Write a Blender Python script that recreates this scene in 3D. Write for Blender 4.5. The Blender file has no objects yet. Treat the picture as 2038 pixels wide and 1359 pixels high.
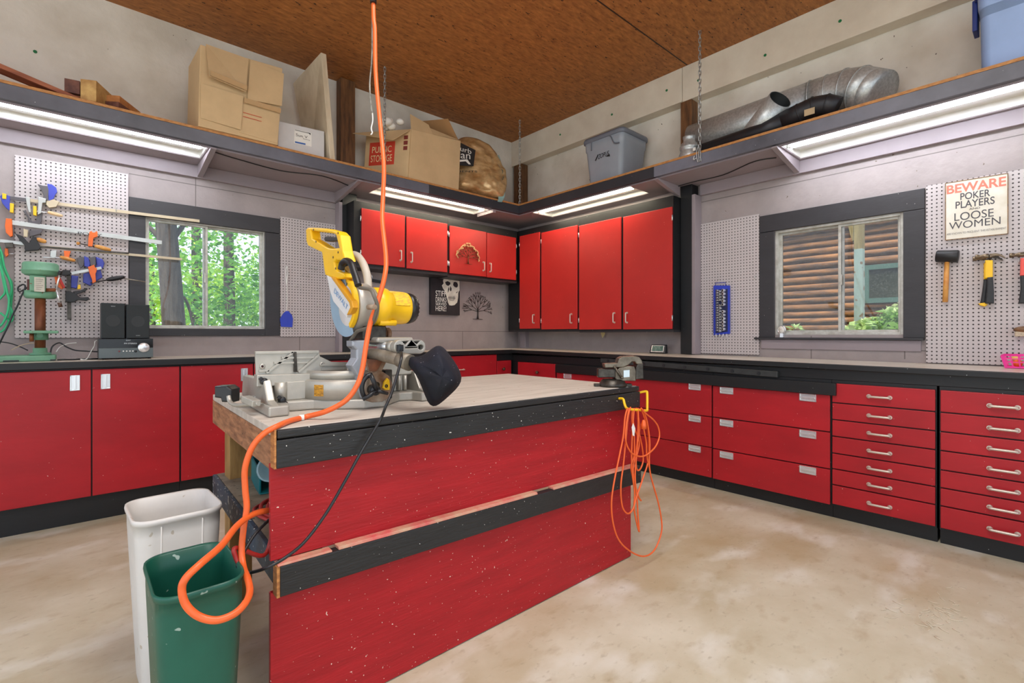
import bpy, bmesh, math, random
from mathutils import Vector, Matrix

# ------------------------------------------------------------------ camera, world, light, exposure
SC = bpy.context.scene
COL = SC.collection
F, HY, TH, EYE = 975.0, 666.0, math.radians(48.2), 1.2
cam_d = bpy.data.cameras.new('camera')
cam = bpy.data.objects.new('camera', cam_d)
COL.objects.link(cam)
cam.location = (0, 0, EYE)
cam.rotation_euler = (math.pi / 2, 0, TH - math.pi / 2)
cam_d.sensor_width = 36
cam_d.lens = F / 2038 * 36
cam_d.shift_y = -(679.5 - HY) / 2038
cam_d.clip_start = 0.02
SC.camera = cam

world = bpy.data.worlds.new('sky')
SC.world = world
world.use_nodes = True
wn = world.node_tree
wn.nodes.clear()
w_out = wn.nodes.new('ShaderNodeOutputWorld')
w_bg = wn.nodes.new('ShaderNodeBackground')
w_tc = wn.nodes.new('ShaderNodeTexCoord')
w_sep = wn.nodes.new('ShaderNodeSeparateXYZ')
w_ramp = wn.nodes.new('ShaderNodeValToRGB')
w_ramp.color_ramp.elements[0].position = 0.0
w_ramp.color_ramp.elements[0].color = (0.80, 0.90, 1.0, 1)
w_ramp.color_ramp.elements[1].position = 0.8
w_ramp.color_ramp.elements[1].color = (0.42, 0.62, 0.95, 1)
w_bg.inputs['Strength'].default_value = 1.5
wn.links.new(w_tc.outputs['Generated'], w_sep.inputs[0])
wn.links.new(w_sep.outputs['Z'], w_ramp.inputs[0])
wn.links.new(w_ramp.outputs[0], w_bg.inputs[0])
wn.links.new(w_bg.outputs[0], w_out.inputs[0])

sun_d = bpy.data.lights.new('sun', 'SUN')
sun_d.energy = 7.0
sun_d.angle = math.radians(3)
sun_d.color = (1, 0.95, 0.85)
sun = bpy.data.objects.new('sun', sun_d)
COL.objects.link(sun)
sun.rotation_euler = (math.radians(28), 0, math.radians(-55))   # high, coming from behind the camera's left, over the roof

def area(name, loc, sx, sy, power, col, rot=(0, 0, 0)):
    d = bpy.data.lights.new(name, 'AREA')
    d.shape = 'RECTANGLE'
    d.size, d.size_y = sx, sy
    d.energy = power
    d.color = col
    o = bpy.data.objects.new(name, d)
    o.location = loc
    o.rotation_euler = rot
    COL.objects.link(o)
    return o
area('ceiling_fill', (0.9, 0.6, 3.55), 1.3, 1.3, 62, (1, 0.98, 0.95))  # unseen fill lamp, added under the ceiling to brighten the room
area('ceiling_fill', (-1.6, -1.0, 3.55), 1.3, 1.3, 62, (1, 0.98, 0.95))  # second added fill lamp, behind the camera and out of view

SC.view_settings.view_transform = 'Standard'
SC.view_settings.look = 'None'
SC.view_settings.exposure = 0.2
SC.view_settings.gamma = 1.0
SC.view_settings.use_curve_mapping = False
SC.cycles.use_denoising = True
SC.cycles.max_bounces = 8
SC.cycles.transparent_max_bounces = 12
SC.cycles.sample_clamp_indirect = 4.0

# ------------------------------------------------------------------ measuring the photograph: a pixel's ray met with a known plane
X0, Y0, ZC, ZS, ZW, ZT = 4.31, 4.70, 3.67, 2.695, 1.022, 0.925   # wall B, wall A, ceiling, shelf top, worktop, bench top
_c, _s = math.cos(TH), math.sin(TH)
def ray(px, py):
    a = (px - 1019) / F
    return Vector((_c + _s * a, _s - _c * a, (HY - py) / F))
EYEV = Vector((0, 0, EYE))
def pX(px, py, X): r = ray(px, py); return EYEV + r * (X / r.x)
def pY(px, py, Y): r = ray(px, py); return EYEV + r * (Y / r.y)
def pZ(px, py, Z): r = ray(px, py); return EYEV + r * ((Z - EYE) / r.z)
def pA(px, py, d=0.0): return pY(px, py, Y0 - d)
def pB(px, py, d=0.0): return pX(px, py, X0 - d)
V = Vector

# ------------------------------------------------------------------ materials
def lin(c):
    return tuple((v / 12.92 if v <= 0.04045 else ((v + 0.055) / 1.055) ** 2.4) for v in [x / 255 for x in c]) + (1,)
MATS = {}
def mat(name, rgb, rough=0.5, metal=0.0, var=0.08, scale=6.0, bump=0.0, bscale=40.0, fleck=None, stretch=(1, 1, 1),
        rgb2=None, emit=0.0, spec=0.5, coat=0.0, trans=0.0, world=True, contrast=(0.35, 0.7), fscale=60.0, famt=0.72):
    """procedural paint / wood / metal: a noise mix of two tones, optional chips of a third colour, optional bump"""
    m = bpy.data.materials.new(name)
    m.use_nodes = True
    n, l = m.node_tree.nodes, m.node_tree.links
    b = n['Principled BSDF']
    b.inputs['Roughness'].default_value = rough
    b.inputs['Metallic'].default_value = metal
    b.inputs['Specular IOR Level'].default_value = spec
    b.inputs['Coat Weight'].default_value = coat
    if trans: b.inputs['Transmission Weight'].default_value = trans
    if world:
        g = n.new('ShaderNodeNewGeometry'); co = g.outputs['Position']
    else:
        g = n.new('ShaderNodeTexCoord'); co = g.outputs['Object']
    mp = n.new('ShaderNodeMapping'); mp.inputs['Scale'].default_value = stretch
    l.new(co, mp.inputs['Vector'])
    nz = n.new('ShaderNodeTexNoise'); nz.inputs['Scale'].default_value = scale
    nz.inputs['Detail'].default_value = 6; nz.inputs['Roughness'].default_value = 0.62
    l.new(mp.outputs[0], nz.inputs['Vector'])
    rp = n.new('ShaderNodeValToRGB')
    c1 = lin(rgb)
    c2 = lin(rgb2) if rgb2 else tuple(v * (1 - 2.2 * var) for v in c1[:3]) + (1,)
    rp.color_ramp.elements[0].position, rp.color_ramp.elements[1].position = contrast
    rp.color_ramp.elements[0].color, rp.color_ramp.elements[1].color = c2, c1
    l.new(nz.outputs['Fac'], rp.inputs[0])
    colour = rp.outputs[0]
    if fleck:
        fz = n.new('ShaderNodeTexNoise'); fz.inputs['Scale'].default_value = fscale
        fz.inputs['Detail'].default_value = 1.0
        l.new(co, fz.inputs['Vector'])
        fr = n.new('ShaderNodeValToRGB')
        fr.color_ramp.elements[0].position, fr.color_ramp.elements[1].position = famt, famt + 0.015
        l.new(fz.outputs['Fac'], fr.inputs[0])
        mx = n.new('ShaderNodeMix'); mx.data_type = 'RGBA'
        l.new(fr.outputs[0], mx.inputs[0])
        l.new(colour, mx.inputs[6]); mx.inputs[7].default_value = lin(fleck)
        colour = mx.outputs[2]
    l.new(colour, b.inputs['Base Color'])
    if emit:
        l.new(colour, b.inputs['Emission Color']); b.inputs['Emission Strength'].default_value = emit
    if bump:
        bz = n.new('ShaderNodeTexNoise'); bz.inputs['Scale'].default_value = bscale; bz.inputs['Detail'].default_value = 4
        l.new(mp.outputs[0], bz.inputs['Vector'])
        bp = n.new('ShaderNodeBump'); bp.inputs['Strength'].default_value = bump; bp.inputs['Distance'].default_value = 0.01
        l.new(bz.outputs['Fac'], bp.inputs['Height']); l.new(bp.outputs[0], b.inputs['Normal'])
    MATS[name] = m
    return m

def nodes_of(m):
    return m.node_tree.nodes, m.node_tree.links, m.node_tree.nodes['Principled BSDF']
def mnode(n, l, op, a, b=None, c=None):
    k = n.new('ShaderNodeMath'); k.operation = op
    for i, v in enumerate((a, b, c)):
        if v is None: continue
        if isinstance(v, (int, float)): k.inputs[i].default_value = v
        else: l.new(v, k.inputs[i])
    return k.outputs[0]
def mixrgb(n, l, fac, a, b):
    k = n.new('ShaderNodeMix'); k.data_type = 'RGBA'
    for i, v in ((0, fac), (6, a), (7, b)):
        if isinstance(v, (int, float)): k.inputs[i].default_value = v
        elif isinstance(v, tuple): k.inputs[i].default_value = v
        else: l.new(v, k.inputs[i])
    return k.outputs[2]

# ------------------------------------------------------------------ mesh building
def basis(d):
    d = d.normalized()
    a = V((0, 0, 1)) if abs(d.z) < 0.9 else V((1, 0, 0))
    u = d.cross(a).normalized()
    return u, d.cross(u).normalized()

class MB:
    """collects shapes in world coordinates; build() links them as ONE mesh object"""
    def __init__(s): s.v, s.f, s.sm = [], [], []
    def add(s, vs, fs, smooth=False):
        o = len(s.v); s.v += [V(p) for p in vs]
        for f in fs: s.f.append([o + i for i in f]); s.sm.append(smooth)
        return s
    def box(s, lo, hi):
        x0, y0, z0 = [min(a, b) for a, b in zip(lo, hi)]; x1, y1, z1 = [max(a, b) for a, b in zip(lo, hi)]
        return s.hexa([(x0, y0, z0), (x1, y0, z0), (x1, y1, z0), (x0, y1, z0), (x0, y0, z1), (x1, y0, z1), (x1, y1, z1), (x0, y1, z1)])
    def hexa(s, p):
        return s.add(p, [(0, 3, 2, 1), (4, 5, 6, 7), (0, 1, 5, 4), (1, 2, 6, 5), (2, 3, 7, 6), (3, 0, 4, 7)])
    def obox(s, c, sx, sy, sz, rz=0.0, rx=0.0, ry=0.0):
        from mathutils import Euler
        R = Euler((rx, ry, rz)).to_matrix(); c = V(c)
        P = [c + R @ V((a * sx / 2, b * sy / 2, d * sz / 2)) for d in (-1, 1) for a, b in ((-1, -1), (1, -1), (1, 1), (-1, 1))]
        return s.hexa(P)
    def bar(s, p, q, w, h, up=(0, 0, 1)):
        p, q = V(p), V(q); d = (q - p).normalized(); u = d.cross(V(up))
        if u.length < 1e-4: u = d.cross(V((1, 0, 0)))
        u.normalize(); t = u.cross(d)
        P = [c + u * (a * w / 2) + t * (b * h / 2) for c in (p, q) for a, b in ((-1, -1), (1, -1), (1, 1), (-1, 1))]
        return s.hexa(P)
    def prism(s, pts, ext):
        n = len(pts); e = V(ext); pts = [V(p) for p in pts]
        nrm = V((0, 0, 0))
        for i in range(n): nrm += pts[i].cross(pts[(i + 1) % n])
        if nrm.dot(e) > 0: pts = pts[::-1]
        vs = pts + [p + e for p in pts]
        fs = [tuple(range(n)), tuple(range(2 * n - 1, n - 1, -1))] + [(i, i + n, (i + 1) % n + n, (i + 1) % n) for i in range(n)]
        return s.add(vs, fs)
    def cyl(s, p, q, r, r2=None, n=20, caps=True, hollow=None):
        p, q = V(p), V(q); r2 = r if r2 is None else r2
        u, w = basis(q - p); ang = [2 * math.pi * i / n for i in range(n)]
        vs = [c + (u * math.cos(a) + w * math.sin(a)) * rr for c, rr in ((p, r), (q, r2)) for a in ang]
        s.add(vs, [(i, (i + 1) % n, (i + 1) % n + n, i + n) for i in range(n)], True)
        if caps:
            s.add(vs[:n], [tuple(range(n))[::-1]]); s.add(vs[n:], [tuple(range(n))])
        return s
    def lathe(s, base, axis, prof, n=28):
        """prof: (radius, height along axis) pairs"""
        base = V(base); ax = V(axis).normalized(); u, w = basis(ax); vs, fs = [], []
        for r, h in prof:
            for i in range(n):
                a = 2 * math.pi * i / n
                vs.append(base + ax * h + (u * math.cos(a) + w * math.sin(a)) * max(r, 1e-5))
        for k in range(len(prof) - 1):
            for i in range(n):
                j = (i + 1) % n
                fs.append((k * n + i, k * n + j, (k + 1) * n + j, (k + 1) * n + i))
        return s.add(vs, fs, True)
    def tube(s, pts, r, n=10, closed=False, rs=None, flat=1.0):
        pts = [V(p) for p in pts]; m = len(pts); vs, fs = [], []; prev = None
        for i, p in enumerate(pts):
            d = (pts[(i + 1) % m] - pts[i - 1]) if closed else (pts[min(i + 1, m - 1)] - pts[max(i - 1, 0)])
            d = d.normalized() if d.length > 1e-9 else V((0, 0, 1))
            if prev is None: u, _ = basis(d)
            else:
                u = prev - d * prev.dot(d)
                u = u.normalized() if u.length > 1e-6 else basis(d)[0]
            prev = u; w = d.cross(u); rr = rs[i] if rs else r
            for k in range(n):
                a = 2 * math.pi * k / n
                vs.append(p + u * (math.cos(a) * rr) + w * (math.sin(a) * rr * flat))
        segs = m if closed else m - 1
        for i in range(segs):
            for k in range(n):
                a, b = i * n + k, i * n + (k + 1) % n; c = ((i + 1) % m) * n
                fs.append((a, b, c + (k + 1) % n, c + k))
        s.add(vs, fs, True)
        if not closed:
            s.add(vs[:n], [tuple(range(n))[::-1]]); s.add(vs[-n:], [tuple(range(n))])
        return s
    def sphere(s, c, r, n=16, m=10, sc=(1, 1, 1)):
        c = V(c); vs, fs = [], []
        for j in range(m + 1):
            t = math.pi * j / m
            for i in range(n):
                a = 2 * math.pi * i / n
                vs.append(c + V((math.sin(t) * math.cos(a) * r * sc[0], math.sin(t) * math.sin(a) * r * sc[1], math.cos(t) * r * sc[2])))
        for j in range(m):
            for i in range(n):
                fs.append((j * n + i, (j + 1) * n + i, (j + 1) * n + (i + 1) % n, j * n + (i + 1) % n))
        return s.add(vs, fs, True)
    def quad(s, a, b, c, d): return s.add([a, b, c, d], [(0, 1, 2, 3)])
    def loft(s, rings, cap0=True, cap1=True, smooth=True):
        n = len(rings[0]); vs = [V(p) for r in rings for p in r]; fs = []
        for k in range(len(rings) - 1):
            for i in range(n):
                j = (i + 1) % n; fs.append((k * n + i, k * n + j, (k + 1) * n + j, (k + 1) * n + i))
        s.add(vs, fs, smooth)
        if cap0: s.add(rings[0], [tuple(range(n))[::-1]])
        if cap1: s.add(rings[-1], [tuple(range(n))])
        return s
    def mesh(s, me):
        return s.add([v.co for v in me.vertices], [tuple(p.vertices) for p in me.polygons])
    def build(s, name, m, parent=None, bevel=0.0, subsurf=0, origin=None, fix=True, seg=2, **props):
        me = bpy.data.meshes.new(name)
        if origin is None:
            xs, ys, zs = zip(*[(p.x, p.y, p.z) for p in s.v])
            origin = V(((min(xs) + max(xs)) / 2, (min(ys) + max(ys)) / 2, min(zs)))
        me.from_pydata([p - origin for p in s.v], [], s.f)
        me.polygons.foreach_set('use_smooth', s.sm)
        me.update()
        if fix:
            b = bmesh.new(); b.from_mesh(me)
            bmesh.ops.remove_doubles(b, verts=b.verts, dist=1e-5)
            bmesh.ops.recalc_face_normals(b, faces=b.faces)
            b.to_mesh(me); b.free()
        o = bpy.data.objects.new(name, me)
        COL.objects.link(o)
        me.materials.append(m)
        o.location = origin
        if parent is not None: attach(o, parent)
        if bevel:
            md = o.modifiers.new('bevel', 'BEVEL'); md.width = bevel; md.segments = seg; md.limit_method = 'ANGLE'; md.angle_limit = math.radians(40)
        if subsurf:
            md = o.modifiers.new('subsurf', 'SUBSURF'); md.levels = md.render_levels = subsurf
        for k, v in props.items(): o[k] = v
        return o

def wloc(o):
    p = V(o.location)
    while o.parent: o = o.parent; p += V(o.location)
    return p
def attach(o, parent):
    o.location = V(o.location) - wloc(parent)
    o.parent = parent
def thing(name, loc, label, cat, group=None):
    o = bpy.data.objects.new(name, None); COL.objects.link(o)
    o.location = loc; o.empty_display_size = 0.1
    return tag(o, label, cat, group)
def tag(o, label, cat, group=None):
    o['label'], o['category'] = label, cat
    if group: o['group'] = group
    return o
def struct(o):
    o['kind'] = 'structure'
    return o
def catmull(pts, k=8, closed=False):
    pts = [V(p) for p in pts]; m = len(pts); out = []
    for i in range(m if closed else m - 1):
        g = (lambda j: pts[j % m]) if closed else (lambda j: pts[min(max(j, 0), m - 1)])
        p0, p1, p2, p3 = g(i - 1), g(i), g(i + 1), g(i + 2)
        for j in range(k):
            t = j / k
            out.append(0.5 * ((2 * p1) + (p2 - p0) * t + (2 * p0 - 5 * p1 + 4 * p2 - p3) * t * t + (3 * p1 - p0 - 3 * p2 + p3) * t ** 3))
    if not closed: out.append(pts[-1])
    return out

def _eval_mesh(cu):
    o = bpy.data.objects.new('tmp', cu); COL.objects.link(o)
    bpy.context.view_layer.update()
    dg = bpy.context.evaluated_depsgraph_get()
    me = bpy.data.meshes.new_from_object(o.evaluated_get(dg))
    bpy.data.objects.remove(o); bpy.data.curves.remove(cu)
    return me
def plate_mesh(loops, o, u, v, thick, bevel=0.0):
    """flat outline with holes: loops of (a, b) in the frame (o, u, v), given a thickness along u x v (centred)"""
    cu = bpy.data.curves.new('tmp', 'CURVE'); cu.dimensions = '2D'; cu.fill_mode = 'BOTH'
    cu.extrude = max(thick / 2 - bevel, 1e-5); cu.bevel_depth = bevel; cu.bevel_resolution = 1; cu.offset = -bevel
    for lp in loops:
        sp = cu.splines.new('POLY'); sp.points.add(len(lp) - 1); sp.use_cyclic_u = True
        for p, q in zip(sp.points, lp): p.co = (q[0], q[1], 0, 1)
    me = _eval_mesh(cu); u, v, o = V(u).normalized(), V(v).normalized(), V(o); w = u.cross(v)
    vs = [o + u * p.co.x + v * p.co.y + w * p.co.z for p in me.vertices]
    fs = [tuple(p.vertices) for p in me.polygons]
    bpy.data.meshes.remove(me)
    return vs, fs
def plate3(mb, loops3, normal, thick, bevel=0.0):
    """like plate_mesh, but the loops are coplanar world points; the plate is centred on their plane"""
    o = V(loops3[0][0]); w = V(normal).normalized(); u, _ = basis(w); v = w.cross(u)
    ls = [[((V(p) - o).dot(u), (V(p) - o).dot(v)) for p in lp] for lp in loops3]
    vs, fs = plate_mesh(ls, o, u, v, thick, bevel)
    return mb.add(vs, fs)
def text_mb(mb, body, p0, U, Vv, thick=0.0006, squeeze=True, bold=0.0):
    """lettering fitted into the parallelogram p0, U (along the line), Vv (up)"""
    cu = bpy.data.curves.new('tmp', 'FONT'); cu.body = body; cu.size = 1; cu.offset = bold; cu.align_x = 'LEFT'
    me = _eval_mesh(cu); xs = [p.co.x for p in me.vertices]; ys = [p.co.y for p in me.vertices]
    if not xs: return mb
    ax, bx, ay, by = min(xs), max(xs), min(ys), max(ys); U, Vv, p0 = V(U), V(Vv), V(p0); w = U.cross(Vv).normalized()
    vs = [p0 + U * ((p.co.x - ax) / (bx - ax)) + Vv * ((p.co.y - ay) / (by - ay)) + w * thick for p in me.vertices]
    mb.add(vs, [tuple(p.vertices) for p in me.polygons]); bpy.data.meshes.remove(me)
    return mb
def dup(root, loc=None, label=None, group=None):
    r = root.copy(); COL.objects.link(r)
    if loc is not None: r.location = loc
    if label: r['label'] = label
    if group: r['group'] = group
    for ch in root.children:
        c = ch.copy(); COL.objects.link(c); c.parent = r
        for g in ch.children:
            d = g.copy(); COL.objects.link(d); d.parent = c
    return r
rnd = random.Random(7)

# ------------------------------------------------------------------ the materials of the room
red = mat('red_paint', (180, 27, 37), 0.42, var=0.10, scale=2.2, bump=0.06, bscale=18, fleck=(232, 205, 190), fscale=95, famt=0.80, stretch=(1, 1, 2.5), spec=0.4)
red_up = mat('red_cabinet_paint', (190, 40, 36), 0.38, var=0.06, scale=2.5, bump=0.04, bscale=14, fleck=(235, 170, 150), fscale=90, famt=0.81, spec=0.45)
red_bench = mat('red_worn_paint', (176, 28, 36), 0.5, var=0.10, scale=3, bump=0.22, bscale=14, fleck=(236, 205, 190), fscale=120, famt=0.765, stretch=(1, 1, 9), spec=0.35)
black = mat('black_paint', (19, 20, 22), 0.45, var=0.12, scale=5, bump=0.05, bscale=20, fleck=(190, 195, 190), fscale=95, famt=0.80, stretch=(1, 1, 4))
black_bench = mat('black_worn_paint', (36, 36, 37), 0.5, var=0.16, scale=7, bump=0.25, bscale=22, fleck=(232, 230, 222), fscale=120, famt=0.75, stretch=(1, 1, 6))
slate = mat('slate_paint', (122, 123, 136), 0.42, rgb2=(62, 63, 70), scale=.9, bump=0.05, bscale=30, fleck=(215, 215, 220), fscale=90, famt=0.80)
char_trim = mat('charcoal_trim_paint', (48, 46, 49), 0.45, var=0.12, scale=5, bump=0.08, bscale=24, fleck=(200, 195, 190), fscale=90, famt=0.80, stretch=(1, 1, 3))
grey_under = mat('grey_lilac_paint', (152, 140, 144), 0.6, var=0.05, scale=3)
post_wood = mat('brown_post_wood', (136, 92, 52), 0.6, rgb2=(78, 50, 28), scale=5, stretch=(6, 6, 0.8), bump=0.2)
raw_wood = mat('raw_edge_wood', (214, 150, 84), 0.6, rgb2=(150, 92, 46), scale=26, stretch=(1, 1, 3), bump=0.2)
grey_wood = mat('dusty_bench_wood', (206, 197, 186), 0.65, rgb2=(182, 172, 160), scale=5, stretch=(0.8, 7, 1), bump=0.06, bscale=30, fleck=(150, 110, 80), fscale=50, famt=0.76)
chrome = mat('brushed_steel', (232, 234, 236), 0.25, metal=0.7, var=0.015, scale=30)
zinc = mat('galvanized_zinc', (196, 200, 200), 0.38, metal=0.55, rgb2=(172, 176, 176), scale=60, contrast=(0.4, 0.6), world=False)
alu = mat('cast_aluminium', (186, 182, 172), 0.45, metal=0.55, var=0.05, scale=25, bump=0.04, bscale=180)
steel_d = mat('dark_steel', (92, 88, 82), 0.42, metal=0.85, rgb2=(58, 54, 50), scale=22, bump=0.05)
rubber = mat('black_rubber', (26, 26, 28), 0.45, var=0.06)
plastic_b = mat('black_plastic', (30, 31, 34), 0.35, var=0.05, bump=0.03, bscale=150)
pull_m = mat('satin_pull', (214, 200, 186), 0.32, metal=0.5, var=0.05)
knob_m = mat('brown_knob', (86, 56, 38), 0.35, var=0.1)
white_en = mat('white_enamel', (236, 235, 230), 0.35, var=0.02)
orange_c = mat('orange_cord_jacket', (240, 104, 44), 0.42, var=0.06, scale=20)
yellow_p = mat('yellow_plastic', (250, 198, 24), 0.38, var=0.04, scale=12)
blue_p = mat('blue_plastic', (38, 62, 190), 0.35, var=0.08)
paper = mat('white_paper', (238, 236, 228), 0.7, var=0.03)
ink = mat('black_ink', (34, 32, 34), 0.6, var=0.02)

# walls: grey-lilac paint below the shelf ledger, bare pale board above, over oriented-strand texture
def wall_mat(name, seam_axis, seams):
    m = mat(name, (162, 151, 149), 0.72, var=0.07, scale=5.0, bump=0.3, bscale=26)
    n, l, b = nodes_of(m)
    base = b.inputs['Base Color'].links[0].from_socket
    g = n.new('ShaderNodeNewGeometry'); sp = n.new('ShaderNodeSeparateXYZ'); l.new(g.outputs['Position'], sp.inputs[0])
    up = mnode(n, l, 'GREATER_THAN', sp.outputs['Z'], 2.6)
    nz = n.new('ShaderNodeTexNoise'); nz.inputs['Scale'].default_value = 2.5; nz.inputs['Detail'].default_value = 8
    rp = n.new('ShaderNodeValToRGB')
    rp.color_ramp.elements[0].position, rp.color_ramp.elements[1].position = 0.35, 0.62
    rp.color_ramp.elements[0].color, rp.color_ramp.elements[1].color = lin((208, 199, 184)), lin((232, 226, 214))
    l.new(g.outputs['Position'], nz.inputs['Vector']); l.new(nz.outputs['Fac'], rp.inputs[0])
    c = mixrgb(n, l, up, base, rp.outputs[0])
    fz = n.new('ShaderNodeTexNoise'); fz.inputs['Scale'].default_value = 30; l.new(g.outputs['Position'], fz.inputs['Vector'])
    c = mixrgb(n, l, mnode(n, l, 'GREATER_THAN', fz.outputs['Fac'], 0.755), c, lin((110, 96, 84)))
    for (ax, at, lo, hi) in seams:      # board joints
        d = mnode(n, l, 'LESS_THAN', mnode(n, l, 'ABSOLUTE', mnode(n, l, 'SUBTRACT', sp.outputs[ax], at)), 0.0035)
        o = 'Z' if ax != 'Z' else seam_axis
        d = mnode(n, l, 'MULTIPLY', d, mnode(n, l, 'MULTIPLY', mnode(n, l, 'GREATER_THAN', sp.outputs[o], lo), mnode(n, l, 'LESS_THAN', sp.outputs[o], hi)))
        c = mixrgb(n, l, mnode(n, l, 'MULTIPLY', d, 0.7), c, lin((84, 76, 74)))
    l.new(c, b.inputs['Base Color'])
    return m
wallA_m = wall_mat('left_wall_board', 'X', [('X', 0.74, 2.2, 2.6), ('Z', 2.42, 0.31, 1.9), ('X', 1.56, 1.0, 1.19), ('Z', 1.24, 2.1, 4.3), ('X', 3.42, 1.0, 1.24)])
wallB_m = wall_mat('right_wall_board', 'Y', [('Z', 2.42, -3, 2.2), ('Y', 1.3, 1.0, 1.19), ('Y', 0.72, 1.03, 1.16), ('Z', 1.09, 0.6, 1.5)])

osb = mat('osb_ceiling', (196, 130, 66), 0.6, rgb2=(114, 66, 30), scale=14, stretch=(1, 3.2, 1), bump=0.12, contrast=(0.3, 0.72))
n, l, b = nodes_of(osb)
base = b.inputs['Base Color'].links[0].from_socket
g = n.new('ShaderNodeNewGeometry')
vo = n.new('ShaderNodeTexVoronoi'); vo.inputs['Scale'].default_value = 24
mp = n.new('ShaderNodeMapping'); mp.inputs['Rotation'].default_value = (0, 0, 0.6); mp.inputs['Scale'].default_value = (1, 2.6, 1)
l.new(g.outputs['Position'], mp.inputs[0]); l.new(mp.outputs[0], vo.inputs['Vector'])
sv = n.new('ShaderNodeSeparateColor'); l.new(vo.outputs['Color'], sv.inputs[0])
c = mixrgb(n, l, mnode(n, l, 'MULTIPLY', sv.outputs[0], 0.55), base, lin((160, 102, 50)))
fz = n.new('ShaderNodeTexNoise'); fz.inputs['Scale'].default_value = 20; l.new(mp.outputs[0], fz.inputs['Vector'])
c = mixrgb(n, l, mnode(n, l, 'GREATER_THAN', fz.outputs['Fac'], 0.70), c, lin((52, 28, 14)))
sp = n.new('ShaderNodeSeparateXYZ'); l.new(g.outputs['Position'], sp.inputs[0])
seamY = pZ(1375, 135, ZC).y
for ax, at in (('Y', seamY), ('Y', seamY - 1.22), ('X', 2.95)):
    d = mnode(n, l, 'LESS_THAN', mnode(n, l, 'ABSOLUTE', mnode(n, l, 'SUBTRACT', sp.outputs[ax], at)), 0.006)
    if ax == 'X': d = mnode(n, l, 'MULTIPLY', d, mnode(n, l, 'LESS_THAN', sp.outputs['Y'], seamY - 1.22))
    c = mixrgb(n, l, d, c, lin((40, 22, 12)))
l.new(c, b.inputs['Base Color'])

conc = mat('stained_concrete', (216, 210, 189), 0.42, rgb2=(184, 172, 142), scale=1.3, bump=0.05, bscale=50, spec=0.4)
n, l, b = nodes_of(conc)
base = b.inputs['Base Color'].links[0].from_socket
g = n.new('ShaderNodeNewGeometry')
for sc, lo, hi, col, amt in ((0.9, 0.52, 0.70, (166, 136, 86), 0.6), (2.6, 0.54, 0.70, (226, 224, 212), 0.65), (7, 0.58, 0.74, (160, 138, 98), 0.45), (24, 0.60, 0.75, (150, 136, 108), 0.45), (90, 0.70, 0.73, (110, 96, 78), 0.5)):
    nz = n.new('ShaderNodeTexNoise'); nz.inputs['Scale'].default_value = sc; nz.inputs['Detail'].default_value = 7
    mpx = n.new('ShaderNodeMapping'); mpx.inputs['Location'].default_value = (sc, 3 * sc, 0); mpx.inputs['Scale'].default_value = (1, 1.7, 1)
    l.new(g.outputs['Position'], mpx.inputs[0]); l.new(mpx.outputs[0], nz.inputs['Vector'])
    rp = n.new('ShaderNodeValToRGB'); rp.color_ramp.elements[0].position, rp.color_ramp.elements[1].position = lo, hi
    l.new(nz.outputs['Fac'], rp.inputs[0])
    base = mixrgb(n, l, mnode(n, l, 'MULTIPLY', rp.outputs[0], amt), base, lin(col))
l.new(base, b.inputs['Base Color'])

def peg_mat(name, ax, u0, z0):
    m = mat(name, (194, 185, 184), 0.62, var=0.03, scale=4)
    n, l, b = nodes_of(m)
    base = b.inputs['Base Color'].links[0].from_socket
    g = n.new('ShaderNodeNewGeometry'); sp = n.new('ShaderNodeSeparateXYZ'); l.new(g.outputs['Position'], sp.inputs[0])
    P = 0.0254
    def cell(s, o):
        f = mnode(n, l, 'FRACT', mnode(n, l, 'DIVIDE', mnode(n, l, 'SUBTRACT', s, o), P))
        return mnode(n, l, 'POWER', mnode(n, l, 'SUBTRACT', f, 0.5), 2.0)
    r2 = mnode(n, l, 'ADD', cell(sp.outputs[ax], u0), cell(sp.outputs['Z'], z0))
    c = mixrgb(n, l, mnode(n, l, 'LESS_THAN', r2, 0.034), base, lin((44, 36, 34)))
    l.new(c, b.inputs['Base Color'])
    return m

# ------------------------------------------------------------------ the shell of the room
BX, BY = -3.6, -2.8     # the open front of the shop lies behind the camera
struct(MB().box((BX - 2, BY - 2, -0.12), (X0 + 0.12, Y0 + 0.12, 0)).build('floor', conc))
struct(MB().box((BX, BY, ZC), (X0 + 0.12, Y0 + 0.12, ZC + 0.1)).build('ceiling', osb))
w = MB()
wx0, wx1, wz0, wz1 = 0.41, 1.26, 1.25, 2.11
w.box((BX, Y0, 0), (wx0, Y0 + .12, ZC)).box((wx1, Y0, 0), (X0 + .12, Y0 + .12, ZC)).box((wx0, Y0, 0), (wx1, Y0 + .12, wz0)).box((wx0, Y0, wz1), (wx1, Y0 + .12, ZC))
struct(w.build('wall_left', wallA_m, fix=False))
w = MB()
vy0, vy1, vz0, vz1 = 0.725, 1.565, 1.20, 2.055
w.box((X0, BY, 0), (X0 + .12, vy0, ZC)).box((X0, vy1, 0), (X0 + .12, Y0, ZC)).box((X0, vy0, 0), (X0 + .12, vy1, vz0)).box((X0, vy0, vz1), (X0 + .12, vy1, ZC))
struct(w.build('wall_right', wallB_m, fix=False))
beam_m = mat('beam_board', (232, 224, 206), 0.7, rgb2=(214, 203, 184), scale=2.4, bump=0.1, bscale=25)
struct(MB().box((X0 - .12, 2.33, 3.355), (X0, Y0, ZC)).build('trim_1', beam_m, bevel=0.004))
struct(MB().box((X0 - .12, BY, 3.35), (X0, 2.326, ZC)).build('trim_2', beam_m, bevel=0.004))
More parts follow.
